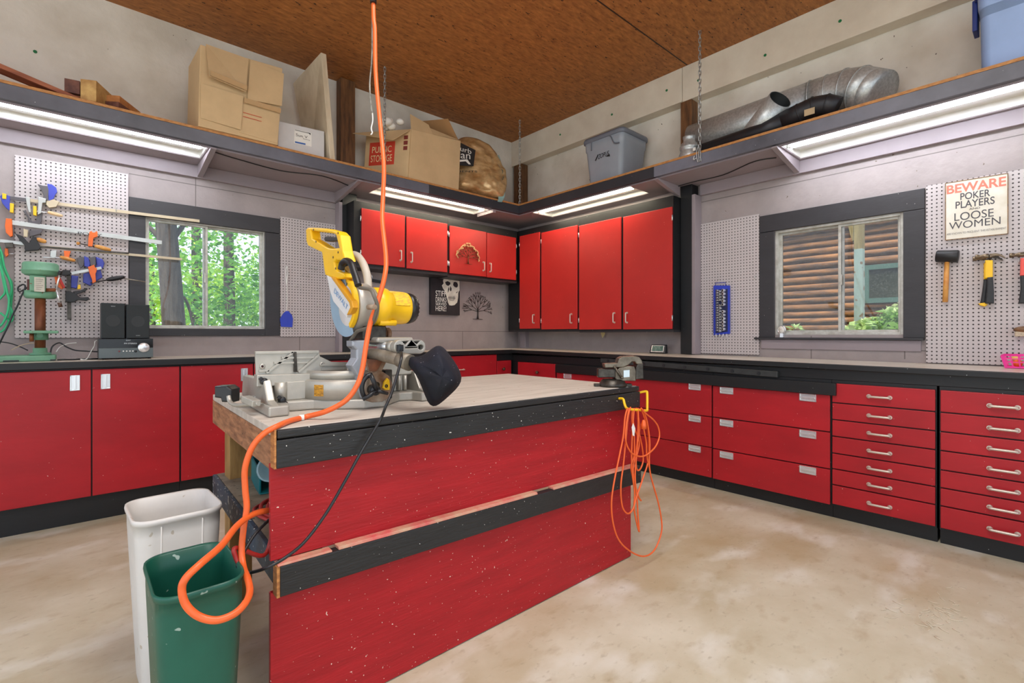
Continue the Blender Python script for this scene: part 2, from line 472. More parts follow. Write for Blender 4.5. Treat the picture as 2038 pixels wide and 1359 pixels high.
# posts: bare brown timber above the shelf, painted below
struct(MB().box((1.905, Y0 - .11, ZS), (2.05, Y0, ZC)).build('trim_3', post_wood, bevel=0.006))
struct(MB().box((1.925, Y0 - .10, ZW + .01), (2.07, Y0, 2.572)).build('trim_4', black, bevel=0.003))
struct(MB().box((1.893, Y0 - .10, ZW + .01), (1.925, Y0, 2.474)).build('trim_5', grey_under, bevel=0.003))
struct(MB().box((X0 - .118, 2.235, ZS), (X0, 2.345, 3.35)).build('trim_6', post_wood, bevel=0.006))
struct(MB().box((X0 - .118, 2.232, ZW), (X0, 2.345, 2.572)).build('trim_7', black, bevel=0.003))
struct(MB().box((X0 - .122, 2.20, ZW), (X0, 2.232, 2.474)).build('trim_8', grey_under, bevel=0.003))
struct(MB().box((X0 - .117, 4.515, ZS), (X0, 4.655, 3.355)).build('trim_9', post_wood, bevel=0.006))
struct(MB().box((X0 - .06, 4.50, ZW), (X0, 4.60, 1.3)).build('trim_10', grey_under, bevel=0.003))
# green nail heads in the boards
green_nail = mat('green_nail_cap', (30, 120, 70), 0.5, var=0.05)
def nails(name, pts, nrm, label):
    for p in pts:
        m_ = MB().cyl(p, p + V(nrm) * 0.004, 0.011, n=10)
        o = m_.build('nail_cap', green_nail); tag(o, label, 'nail', 'green nail caps in the upper boards')
bp = [(1523, 110), (1390, 160), (1327, 180), (1218, 228), (1115, 268), (1672, 42)]
nails('a', [pX(x, y, X0 - .12) for x, y in bp], (-1, 0, 0), 'green plastic nail cap in the pale beam along the right wall')
nails('b', [pA(70, 103)], (0, -1, 0), 'large green nail cap high on the left wall above the wooden blocks')

# ------------------------------------------------------------------ windows
glass = bpy.data.materials.new('window_glass'); glass.use_nodes = True
n, l = glass.node_tree.nodes, glass.node_tree.links
n.clear()
go = n.new('ShaderNodeOutputMaterial'); gt = n.new('ShaderNodeBsdfTransparent'); gg = n.new('ShaderNodeBsdfGlossy'); gg.inputs['Roughness'].default_value = 0.03
gd = n.new('ShaderNodeBsdfDiffuse'); gd.inputs['Color'].default_value = (0.75, 0.72, 0.66, 1)
fr = n.new('ShaderNodeFresnel'); fr.inputs['IOR'].default_value = 1.45
m1 = n.new('ShaderNodeMixShader'); m2 = n.new('ShaderNodeMixShader')
dz = n.new('ShaderNodeTexNoise'); dz.inputs['Scale'].default_value = 110; dz.inputs['Detail'].default_value = 6
gp = n.new('ShaderNodeNewGeometry'); dr = n.new('ShaderNodeValToRGB')
dr.color_ramp.elements[0].position, dr.color_ramp.elements[1].position = 0.5, 0.8
dr.color_ramp.elements[0].color, dr.color_ramp.elements[1].color = (0.0, 0.0, 0.0, 1), (0.12, 0.12, 0.12, 1)
l.new(gp.outputs['Position'], dz.inputs['Vector']); l.new(dz.outputs['Fac'], dr.inputs[0])
l.new(fr.outputs[0], m1.inputs[0]); l.new(gt.outputs[0], m1.inputs[1]); l.new(gg.outputs[0], m1.inputs[2])
l.new(dr.outputs[0], m2.inputs[0]); l.new(m1.outputs[0], m2.inputs[1]); l.new(gd.outputs[0], m2.inputs[2])
l.new(m2.outputs[0], go.inputs[0])
win_w = mat('weathered_window_alu', (205, 204, 196), 0.4, metal=0.3, rgb2=(170, 166, 155), scale=18)

def frame_mb(P, a0, a1, z0, z1, d0, d1, t):
    """rectangular frame; P(a, d, z) maps along-wall, depth into room, height to world"""
    mb = MB()
    for (x0, x1, y0, y1) in ((a0, a0 + t, z0, z1), (a1 - t, a1, z0, z1), (a0 + t, a1 - t, z0, z0 + t), (a0 + t, a1 - t, z1 - t, z1)):
        mb.box(P(x0, d0, y0), P(x1, d1, y1))
    return mb
PA = lambda a, d, z: (a, Y0 - d, z)
PB = lambda a, d, z: (X0 - d, a, z)
def window(name, P, a0, a1, z0, z1, ft, st, mull, cas):
    r = bpy.data.objects.new(name, None); COL.objects.link(r); r.location = P((a0 + a1) / 2, -0.06, z0); struct(r)
    frame_mb(P, a0, a1, z0, z1, -0.09, -0.005, ft).build('window_frame', win_w, r, bevel=0.002)
    for i, (s0, s1, dd) in enumerate(((a0 + ft - .002, mull + .016, -0.05), (mull - .016, a1 - ft + .002, -0.075))):
        s = frame_mb(P, s0, s1, z0 + ft - .002, z1 - ft + .002, dd, dd + .022, st).build('sash', win_w, r, bevel=0.002)
        MB().box(P(s0 + st - .003, dd + .009, z0 + ft + st - .005), P(s1 - st + .003, dd + .013, z1 - ft - st + .005)).build('pane', glass, s, fix=True)
    MB().box(P(mull - .012, -0.03, (z0 + z1) / 2 - .05), P(mull - .002, -0.012, (z0 + z1) / 2 + .03)).build('latch', win_w, r)
    ca, cb, ct, cbot = cas
    for nm, q in (('casing', ((ca, z1 + .0), (cb, ct))), ('casing', ((ca, cbot), (a0, z1 - .004))), ('casing', ((a1, cbot), (cb, z1 - .004)))):
        MB().box(P(q[0][0], 0, q[0][1]), P(q[1][0], 0.022, q[1][1])).build(nm, char_trim, r, bevel=0.002)
    return r
w1 = window('window_1', PA, wx0, wx1, wz0, wz1, .010, .018, 0.815, (0.31, 1.382, 2.242, 1.19))
MB().box((0.412, Y0 - .025, 1.19), (1.26, Y0 + .09, wz0 - .001)).build('window_sill', char_trim, w1, bevel=0.003)
w2 = window('window_2', PB, vy0, vy1, vz0, vz1, .020, .018, 1.11, (0.61, 1.68, 2.192, 1.178))
MB().box((X0 - .05, 0.612, 1.162), (X0 + .07, 1.715, 1.1775)).build('window_sill', char_trim, w2, bevel=0.002)
MB().box((X0 - .016, 0.63, 1.085), (X0, 1.67, 1.160)).build('sill_apron', grey_under, w2, bevel=0.002)

# ------------------------------------------------------------------ overhead shelf, an L along both walls
SY, SX = 4.13, 3.80
shelf = thing('overhead_shelf', (SX + .2, SY + .2, 2.48), 'long L-shaped overhead shelf with slate edge running along both walls above the windows', 'shelf')
ply = mat('plywood_edge', (206, 150, 88), 0.6, rgb2=(160, 104, 54), scale=30, stretch=(1, 1, 4))
MB().box((BX, SY, 2.677), (X0 - .001, Y0 - .001, ZS)).box((SX, BY, 2.677), (X0 - .001, SY, ZS)).build('shelf_board', ply, shelf)
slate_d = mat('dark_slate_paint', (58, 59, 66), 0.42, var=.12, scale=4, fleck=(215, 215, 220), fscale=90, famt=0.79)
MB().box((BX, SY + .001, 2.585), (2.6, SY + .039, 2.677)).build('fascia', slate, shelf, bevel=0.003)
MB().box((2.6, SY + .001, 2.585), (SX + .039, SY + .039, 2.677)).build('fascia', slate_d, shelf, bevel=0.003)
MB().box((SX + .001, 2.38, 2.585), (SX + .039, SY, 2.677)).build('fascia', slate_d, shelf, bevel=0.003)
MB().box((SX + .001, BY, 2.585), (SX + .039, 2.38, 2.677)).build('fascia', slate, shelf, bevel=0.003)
LF = [(-.55, .735, 4.18, 4.48), (2.13, 3.41, 4.19, 4.47)]; RF = [(2.66, 3.96, 3.85, 4.17), (.05, 1.355, 3.85, 4.24)]
mb = MB()
U0, U1 = 2.574, 2.586
def run(add, a0, a1, b0, b1, holes):
    a = a0
    for h0, h1, c0, c1 in sorted(holes):
        add(a, h0, b0, b1); add(h0, h1, b0, c0); add(h0, h1, c1, b1); a = h1
    add(a, a1, b0, b1)
run(lambda p, q, r, s: mb.box((p, r, U0), (q, s, U1)), BX, X0 - .002, SY + .039, Y0 - .002, LF)
run(lambda p, q, r, s: mb.box((r, p, U0), (s, q, U1)), BY, SY + .039, SX + .039, X0 - .002, RF)
mb.build('underside_panel', grey_under, shelf)
MB().box((BX, Y0 - .038, 2.475), (1.892, Y0 - .002, 2.573)).build('wall_ledger', grey_under, shelf, bevel=0.002)
MB().box((X0 - .038, BY, 2.475), (X0 - .002, 2.199, 2.573)).build('wall_ledger', grey_under, shelf, bevel=0.002)
for ax in (0.745, 1.875):
    MB().hexa([(ax, SY + .005, 2.562), (ax + .038, SY + .005, 2.562), (ax + .038, Y0 - .039, 2.480), (ax, Y0 - .039, 2.480),
               (ax, SY + .005, 2.5735), (ax + .038, SY + .005, 2.5735), (ax + .038, Y0 - .039, 2.5735), (ax, Y0 - .039, 2.5735)]).build('bracket_arm', grey_under, shelf, bevel=0.002)
MB().box((3.42, SY + .005, 2.54), (3.458, 4.42, 2.5735)).build('bracket_arm', grey_under, shelf)
for ay in (2.345, 1.37):
    ay2 = ay + 0.038
    xe = X0 - .039 if ay < 2 else 4.185
    MB().hexa([(SX + .005, ay, 2.562), (xe, ay, 2.482), (xe, ay2, 2.482), (SX + .005, ay2, 2.562),
               (SX + .005, ay, 2.5735), (xe, ay, 2.5735), (xe, ay2, 2.5735), (SX + .005, ay2, 2.5735)]).build('bracket_arm', grey_under, shelf, bevel=0.002)
wire_m = mat('black_wire', (34, 32, 32), 0.5)
wpts = [pZ(x, y, 2.569) for x, y in ((425, 302), (470, 316), (560, 340), (640, 350), (690, 368), (706, 376))]
MB().tube(catmull(wpts, 6), 0.004, n=6).build('lamp_wire', wire_m, shelf)
wpts = [pZ(x, y, 2.569) for x, y in ((1345, 372), (1380, 362), (1440, 348), (1500, 322), (1545, 314))]
MB().tube(catmull(wpts, 6), 0.004, n=6).build('lamp_wire', wire_m, shelf)

# ------------------------------------------------------------------ fluorescent fixtures under the shelf
def tube_mat(name, col, e):
    m = mat(name, (255, 255, 255), 0.3, var=0)
    n, l, b = nodes_of(m)
    b.inputs['Emission Color'].default_value = lin(col); b.inputs['Emission Strength'].default_value = e
    return m
tube_cool = tube_mat('cool_tube_glow', (236, 242, 255), 26.0)
tube_warm = tube_mat('warm_tube_glow', (255, 244, 216), 26.0)
def fixture(axis, a0, a1, b0, b1, tb, tmat, label, open_end):
    """axis 'X' or 'Y'; a0..a1 along it, b0..b1 across; tb = tube position across"""
    Q = (lambda a, b_, z: (a, b_, z)) if axis == 'X' else (lambda a, b_, z: (b_, a, z))
    t = thing('strip_light', Q((a0 + a1) / 2, (b0 + b1) / 2, 2.56), label, 'lamp', 'fluorescent strip lights under the shelf')
    zt = 2.636
    mb = MB().box(Q(a0, b0, zt), Q(a1, b1, zt + .008))
    for e0, e1 in ((b0, b0 + .004), (b1 - .004, b1)):
        mb.box(Q(a0, e0, zt - .055), Q(a1, e1, zt))
    for e0, e1 in ((a0, a0 + .004), (a1 - .004, a1)):
        mb.box(Q(e0, b0 + .004, zt - .055), Q(e1, b1 - .004, zt))
    mb.build('reflector', white_en, t)
    mb = MB().box(Q(a0 + .02, tb + .06, zt - .035), Q(a1 - .02, tb + .13, zt - .001))
    mb.build('ballast_cover', white_en, t, bevel=0.004)
    MB().cyl(Q(a0 + .035, tb, zt - .031), Q(a1 - .035, tb, zt - .031), 0.028, n=18).build('tube', tmat, t)
    for e in (a0 + .012, a1 - .036):
        MB().box(Q(e, tb - .018, zt - .054), Q(e + .023, tb + .018, zt - .001)).build('lamp_holder', white_en, t, bevel=0.003)
    return t
fixture('X', -0.55, 0.735, 4.18, 4.48, 4.245, tube_cool, 'cool white fluorescent strip light under the left shelf above the clamps', 1)
fixture('X', 2.13, 3.41, 4.19, 4.47, 4.255, tube_warm, 'warm fluorescent strip light in front of the short red wall cabinets', 1)
fixture('Y', 2.66, 3.96, 3.85, 4.17, 3.945, tube_warm, 'fluorescent strip light in front of the tall red wall cabinets', 1)
fixture('Y', 0.05, 1.355, 3.85, 4.24, 3.95, tube_cool, 'cool white fluorescent strip light above the right window and hammers', 1)

# ------------------------------------------------------------------ pegboards
def pegboard(P, a0, a1, z0, z1, ax, label):
    m = peg_mat('pegboard_' + str(len(MATS)), ax, a0 + .012, z0 + .012)
    o = MB().box(P(a0, .012, z0), P(a1, .018, z1)).build('pegboard', m)
    tag(o, label, 'pegboard', 'pegboards on the walls')
    MB().box(P(a0 + .01, 0.0005, z0 + .01), P(a1 - .01, .012, z1 - .01)).build('backing_strip', raw_wood, o)
    return o
pegboard(PA, -0.297, 0.305, 1.178, 2.41, 'X', 'pegboard left of the left window, hung with bar clamps')
pegboard(PA, 1.386, 1.89, 1.183, 2.265, 'X', 'pegboard right of the left window, with empty hooks and blue swatter')
pegboard(PB, 1.685, 2.198, 1.03, 2.215, 'Y', 'pegboard left of the right window, holding the blue socket rack')
pegboard(PB, -0.62, 0.603, 1.012, 2.205, 'Y', 'pegboard right of the right window, holding sign and hammers')

# ------------------------------------------------------------------ worktop and base cabinets
ZL = 1.031
def zr_(y): return 1.006 + (y - .6) * (ZL - 1.006) / 3.5
top = thing('worktop', (3.9, 4.3, ZW), 'long L-shaped worktop with black front edge running along both walls', 'worktop')
top_m = mat('worn_worktop', (222, 213, 200), 0.28, rgb2=(196, 181, 160), scale=3.2, stretch=(1, 1, 1), spec=0.5, fleck=(120, 104, 88), fscale=40, famt=0.75)
mb = MB().box((BX, 4.10, ZL - .03), (X0 - .001, Y0 - .001, ZL))
mb.hexa([(3.66, BY, zr_(BY) - .03), (X0 - .001, BY, zr_(BY) - .03), (X0 - .001, 4.10, ZL - .03), (3.66, 4.10, ZL - .03), (3.66, BY, zr_(BY)), (X0 - .001, BY, zr_(BY)), (X0 - .001, 4.10, ZL), (3.66, 4.10, ZL)]).build('top_board', top_m, top)
mb = MB().box((BX, 4.088, .990), (3.66, 4.10, ZL - .001))
mb.hexa([(3.648, BY, zr_(BY) - .034), (3.66, BY, zr_(BY) - .034), (3.66, 4.10, ZL - .034), (3.648, 4.10, ZL - .034), (3.648, BY, zr_(BY) - .001), (3.66, BY, zr_(BY) - .001), (3.66, 4.10, ZL - .001), (3.648, 4.10, ZL - .001)]).build('edge_band', black, top, bevel=0.003)
MB().box((3.70, BY, .905), (3.73, 4.14, .972)).box((3.452, 4.125, .915), (3.70, 4.15, .995)).build('apron', black, top, bevel=0.002)

def pull_bow(mb, c, u, nrm, L, r=0.006, h=0.026):
    """bowed bar pull centred at c along u, standing off along nrm"""
    c, u, nrm = V(c), V(u), V(nrm)
    pts = [c - u * (L / 2), c - u * (L / 2) + nrm * h * .8, c - u * (L * .36) + nrm * h, c + u * (L * .36) + nrm * h, c + u * (L / 2) + nrm * h * .8, c + u * (L / 2)]
    mb.tube(catmull(pts, 5), r, n=8)
    for s in (-1, 1):
        mb.cyl(c + u * (s * L / 2), c + u * (s * L / 2) + nrm * 0.005, r * 1.7, n=10)
    return mb
def pull_cup(c, u, v, nrm, w, h, parent):
    """flush chrome finger pull: a shallow tray with a raised lip"""
    c, u, v, nrm = V(c), V(u), V(v), V(nrm)
    mb = MB()
    def slab(a0, a1, b0, b1, d0, d1):
        mb.hexa([c + u * a + v * b_ + nrm * d for d in (d0, d1) for a, b_ in ((a0, b0), (a1, b0), (a1, b1), (a0, b1))])
    slab(-w / 2, w / 2, -h / 2, h / 2, 0.0, 0.002)
    slab(-w / 2, -w / 2 + .006, -h / 2, h / 2, .002, .008); slab(w / 2 - .006, w / 2, -h / 2, h / 2, .002, .008)
    slab(-w / 2, w / 2, -h / 2, -h / 2 + .006, .002, .008); slab(-w / 2, w / 2, h / 2 - .006, h / 2, .002, .006)
    slab(-w / 2 + .006, w / 2 - .006, -h * .12, h * .12, .002, .010)
    return mb.build('pull', chrome, parent, bevel=0.001, fix=True)

def front(P, nrm, a0, a1, z0, z1, d, name, parent, m=None, th=0.018):
    return MB().box(P(a0, d - th, z0), P(a1, d, z1)).build(name, m or red, parent, bevel=0.003)
NA, NB = V((0, -1, 0)), V((-1, 0, 0))
UA, UB, UZ = V((1, 0, 0)), V((0, -1, 0)), V((0, 0, 1))
PL = lambda a, d, z: (a, 4.138 - d, z)      # left run: d = how far a face stands proud of the carcass
PR = lambda a, d, z: (3.70 - d, a, z)

def base_left(x0, x1, label, doors=(), drawers=()):
    t = thing('base_cabinet', ((x0 + x1) / 2, 4.4, 0), label, 'cabinet', 'red base cabinets along the left wall')
    MB().box((x0, 4.139, .16), (x1, 4.69, .986)).box((x0, 4.17, 0.0), (x1, 4.69, .16)).build('carcass', black, t)
    for (a0, a1, hx) in doors:
        dr = front(PL, NA, a0, a1, .17, .978, .018, 'door', t)
        pull_cup((hx, 4.12, .898), UZ, UA, NA, .095, .046, dr)
    for (a0, a1, z0, z1, kind, hx) in drawers:
        dr = front(PL, NA, a0, a1, z0, z1, .018 if kind != 'fat' else .03, 'drawer_front', t)
        if kind == 'knob': MB().lathe((hx, 4.12, (z0 + z1) / 2), NA, [(.007, 0), (.007, .012), (.017, .018), (.019, .026), (.012, .034), (0, .036)], 16).build('knob', knob_m, dr)
        elif kind: pull_bow(MB(), (hx, 4.108 if kind == 'fat' else 4.12, (z0 + z1) / 2), UA, NA, .10).build('pull', pull_m, dr)
    return t
base_left(-0.386, 0.556, 'red double-door base cabinet under the drill press and stereo', doors=[(-0.382, 0.081, 0.005), (0.088, 0.552, 0.153)])
base_left(0.558, 1.495, 'red double-door base cabinet under the left window, partly behind the bench', doors=[(0.562, 1.023, .962), (1.031, 1.49, 1.09)])
base_left(1.50, 2.36, 'red base cabinet straight behind the miter saw', doors=[(1.504, 1.925, 1.86), (1.933, 2.356, 2.0)])
base_left(2.365, 3.452, 'red drawer cabinet behind the bench with a white bar pull', drawers=[(2.37, 3.448, .70, .982, 'fat', 2.95), (2.37, 3.448, .44, .69, 'bow', 2.95), (2.37, 3.448, .17, .43, 'bow', 2.95)])
base_left(3.455, 3.705, 'narrow red cabinet with a knobbed drawer in the corner of the left run', drawers=[(3.465, 3.672, .73, .912, 'knob', 3.545), (3.465, 3.672, .17, .72, '', 0)])

def base_right(y0, y1, label):
    t = thing('drawer_cabinet', (4.0, (y0 + y1) / 2, 0), label, 'cabinet', 'red drawer cabinets along the right wall')
    MB().box((3.70, y0, .085), (4.30, y1, .904)).box((3.725, y0, 0.0), (4.30, y1, .085)).build('carcass', black, t)
    return t
t = base_right(3.436, 4.13, 'red corner cabinet with one round knob on its drawer, right run')
d_ = front(PR, NB, 3.455, 4.02, .66, .898, .018, 'drawer_front', t)
MB().lathe((3.682, 3.70, .80), NB, [(.007, 0), (.007, .012), (.017, .018), (.019, .026), (.012, .034), (0, .036)], 16).build('knob', knob_m, d_)
d_ = front(PR, NB, 3.455, 4.02, .095, .65, .018, 'drawer_front', t)
t = base_right(1.795, 3.434, 'wide cabinet of three red drawers behind the vise, chrome pulls at both ends')
for z0, z1 in ((.566, .812), (.328, .560), (.092, .322)):
    d_ = front(PR, NB, 1.80, 3.43, z0, z1, .02, 'drawer_front', t)
    for y in (3.28, 1.935): pull_cup((3.68, y, z1 - .026), UB, UZ, NB, .10, .048, d_)
t = base_right(.996, 1.793, 'cabinet of three red drawers left of the shallow drawers, chrome pulls at both ends')
for z0, z1 in ((.567, .806), (.325, .560), (.090, .318)):
    d_ = front(PR, NB, 1.002, 1.788, z0, z1, .02, 'drawer_front', t)
    for y in (1.68, 1.13): pull_cup((3.68, y, z1 - .028), UB, UZ, NB, .10, .048, d_)
def seven(y0, y1, hy, label):
    t = base_right(y0 - .004, y1 + .002, label)
    zs = [.887, .758, .648, .540, .430, .328, .225, .096]
    for i in range(7):
        d_ = front(PR, NB, y0 + .001, y1 - .004, zs[i + 1] + .004, zs[i] - .003, .02, 'drawer_front', t)
        pull_bow(MB(), (3.68, hy, (zs[i] + zs[i + 1]) / 2 - .004), UB, NB, .105, r=.0075, h=.028).build('pull', pull_m, d_)
    return t
seven(.476, .992, .738, 'cabinet of seven shallow red drawers left of another like it')
seven(-.075, .458, .20, 'cabinet of seven shallow red drawers at the right edge of the photo')
o = MB().hexa([(3.652, .962, .806), (3.678, .962, .806), (3.678, 3.425, .818), (3.652, 3.425, .818), (3.652, .962, .886), (3.678, .962, .886), (3.678, 3.425, .898), (3.652, 3.425, .898)]).build('front_board', black, bevel=0.003)
tag(o, 'long black board with paint chips fixed across the drawers below the worktop', 'board')
t = thing('outlet_strip', (3.68, 2.1, .92), 'black outlet strip mounted crooked under the right worktop', 'power strip')
strip_m = mat('dusty_black_metal', (64, 66, 66), 0.45, metal=0.3, var=0.15, scale=20)
MB().hexa([(3.662, 1.315, .900), (3.699, 1.315, .900), (3.699, 2.86, .942), (3.662, 2.86, .942), (3.662, 1.315, .944), (3.699, 1.315, .944), (3.699, 2.86, .985), (3.662, 2.86, .985)]).build('housing', strip_m, t, bevel=0.004)
for k in range(8):
    y = 1.44 + k * .19; z = .920 + (y - 1.315) * .0270
    MB().cyl((3.658, y, z), (3.663, y, z), .013, n=14).build('outlet', plastic_b, t)

# ------------------------------------------------------------------ wall cabinets
def bow_v(P, nrm, a, z, d, par): pull_bow(MB(), P(a, d, z), UZ, nrm, .095, r=.006, h=.026).build('pull', pull_m, par)
hinge_m = chrome
def wall_cab(P, nrm, a0, a1, z0, z1, depth, doors, label, group, cut=None):
    t = thing('wall_cabinet', P((a0 + a1) / 2, depth / 2, z0), label, 'cabinet', group)
    MB().box(P(a0, .002, z0 + .02), P(a1, depth - .002, z1)).build('carcass', black, t)
    MB().box(P(a0, .004, z0), P(a1, depth - .006, z0 + .02)).build('bottom_board', char_trim, t)
    for (d0, d1, y0, y1, hx, hinge) in doors:
        dr = MB().box(P(d0, depth, y0), P(d1, depth + .018, y1)).build('door', red_up, t, bevel=0.003)
        bow_v(P, nrm, hx, y0 + .115, depth + .018, dr)
        for hz in (y0 + .10, y1 - .10):
            MB().cyl(P(hinge, depth + .012, hz - .025), P(hinge, depth + .012, hz + .025), .006, n=8).build('hinge', hinge_m, t)
    return t
G1, G2 = 'short red wall cabinets', 'tall red wall cabinets'
wall_cab(PA, NA, 1.965, 3.026, 1.84, 2.465, .27, [(2.034, 2.493, 1.878, 2.402, 2.44, 2.026), (2.516, 3.008, 1.874, 2.398, 2.565, 3.018)], 'short red wall cabinet nearest the left window, with two plain doors', G1)
wall_cab(PA, NA, 3.028, 4.045, 1.83, 2.465, .27, [(3.042, 3.548, 1.868, 2.385, 3.50, 3.034), (3.558, 4.012, 1.864, 2.380, 3.60, 4.022)], 'short red wall cabinet in the corner, metal tree on its left door', G1)
wall_cab(PB, NB, 3.465, 4.62, 1.235, 2.47, .24, [(4.054, 4.394, 1.272, 2.40, 4.14, 4.402), (3.478, 4.022, 1.262, 2.385, 3.555, 4.03)], 'tall red wall cabinet in the corner with one narrow and one wide door', G2)
wall_cab(PB, NB, 2.348, 3.463, 1.225, 2.47, .24, [(2.910, 3.450, 1.255, 2.372, 2.985, 3.458), (2.352, 2.882, 1.252, 2.365, 2.835, 2.352)], 'tall red wall cabinet next to the right-hand pegboard and post', G2)

# ------------------------------------------------------------------ the red workbench in the middle
FW, RT = V((_c, _s, 0)), V((_s, -_c, 0))
def pD(px, py, d): return EYEV + ray(px, py) * d
def pP(px, py, o, nrm):
    r = ray(px, py); o, nrm = V(o), V(nrm)
    return EYEV + r * ((o - EYEV).dot(nrm) / r.dot(nrm))

bench = thing('workbench', (1.35, 2.05, 0), 'big red wooden workbench in the middle of the floor carrying the miter saw', 'workbench')
rail_wood = mat('weathered_rail_wood', (186, 132, 92), 0.65, rgb2=(120, 80, 54), scale=7, stretch=(1, 1.2, 7), bump=0.25, fleck=(70, 44, 30), fscale=40, famt=0.72)
leg_wood = mat('tan_leg_wood', (178, 140, 84), 0.6, rgb2=(140, 104, 56), scale=6, stretch=(4, 4, 0.7), bump=0.1)
blue_worn = mat('worn_blue_black_paint', (52, 76, 98), 0.55, rgb2=(34, 36, 42), scale=9, fleck=(206, 206, 196), fscale=60, famt=0.68, bump=0.15)
dusty = mat('dusty_shelf_wood', (158, 146, 126), 0.7, rgb2=(112, 100, 84), scale=9, bump=0.15, fleck=(70, 58, 48), fscale=50, famt=0.70)
def tab(y): return .432 + (y - 1.51) * .041
mb = MB().prism([(.434, 1.522, .899), (2.262, 1.522, .899), (2.29, 2.60, .899), (.477, 2.60, .899)], (0, 0, .026))
mb.build('table_top', grey_wood, bench, bevel=0.003)
MB().box((.438, 1.508, .897), (2.268, 1.5215, .9235)).build('front_lip', black_bench, bench, bevel=0.005)
MB().box((.436, 1.506, .812), (2.272, 1.545, .894)).build('front_band', black_bench, bench, bevel=0.003)
MB().box((.430, 1.508, .812), (.4355, 1.545, .925)).build('band_end_grain', raw_wood, bench)
MB().hexa([(.430, 1.546, .533), (2.245, 1.546, .500), (2.245, 1.562, .500), (.430, 1.562, .533), (.430, 1.546, .820), (2.245, 1.546, .820), (2.245, 1.562, .820), (.430, 1.562, .820)]).build('upper_front_panel', red_bench, bench, bevel=0.002)
MB().box((.430, 1.546, .004), (2.245, 1.562, .440)).build('lower_front_panel', red_bench, bench, bevel=0.002)
MB().hexa([(.446, 1.508, .437), (2.285, 1.508, .402), (2.285, 1.545, .402), (.446, 1.545, .437), (.446, 1.508, .526), (2.285, 1.508, .492), (2.285, 1.545, .492), (.446, 1.545, .526)]).build('middle_rail', black_bench, bench, bevel=0.003)
worn_pink = mat('worn_red_ledge', (206, 96, 92), 0.6, rgb2=(196, 160, 130), scale=14, stretch=(1, 1, 1), bump=0.4, bscale=60)
mb = MB()
for a, b_ in ((.44, .60), (.62, 1.50), (1.60, 2.245)):
    h = .010 if a > .5 else .006
    za, zb = .5265 - (a - .446) * .0185, .5265 - (b_ - .446) * .0185
    mb.hexa([(a, 1.509, za), (b_, 1.509, zb), (b_, 1.5455, zb), (a, 1.5455, za), (a, 1.512, za + h), (b_, 1.512, zb + h), (b_, 1.5455, zb + h), (a, 1.5455, za + h)])
mb.build('worn_ledge', worn_pink, bench, bevel=0.002)
MB().box((.437, 1.509, .437), (.4455, 1.545, .527)).build('rail_end_grain', raw_wood, bench)
MB().hexa([(.436, 1.547, .795), (.474, 1.547, .795), (.514, 2.60, .795), (.476, 2.60, .795), (.436, 1.547, .898), (.474, 1.547, .898), (.514, 2.60, .898), (.476, 2.60, .898)]).build('end_rail', rail_wood, bench, bevel=0.002)
MB().box((.52, 2.56, .795), (2.25, 2.598, .898)).build('back_rail', rail_wood, bench)
MB().box((2.235, 1.563, .795), (2.27, 2.56, .898)).build('end_rail', rail_wood, bench)
for (x0, y0) in ((.515, 2.46), (2.14, 2.46)):
    MB().box((x0, y0, 0), (x0 + .092, y0 + .092, .897)).build('leg', leg_wood, bench, bevel=0.003)
for x0 in (.50, 2.14):
    MB().box((x0, 1.563, 0), (x0 + .09, 1.65, .897)).build('leg', leg_wood, bench, bevel=0.003)
MB().prism([(.452, 1.563, .538), (2.22, 1.563, .538), (2.24, 2.60, .538), (.492, 2.60, .538)], (0, 0, .018)).build('lower_shelf', dusty, bench)
MB().hexa([(.436, 1.547, .468), (.451, 1.547, .468), (.491, 2.60, .468), (.476, 2.60, .468), (.436, 1.547, .556), (.451, 1.547, .556), (.491, 2.60, .556), (.476, 2.60, .556)]).build('shelf_edge', blue_worn, bench, bevel=0.002)
MB().hexa([(.462, 1.564, .43), (.50, 1.564, .43), (.53, 2.45, .43), (.492, 2.45, .43), (.462, 1.564, .52), (.50, 1.564, .52), (.53, 2.45, .52), (.492, 2.45, .52)]).build('shelf_rail', leg_wood, bench, bevel=0.002)

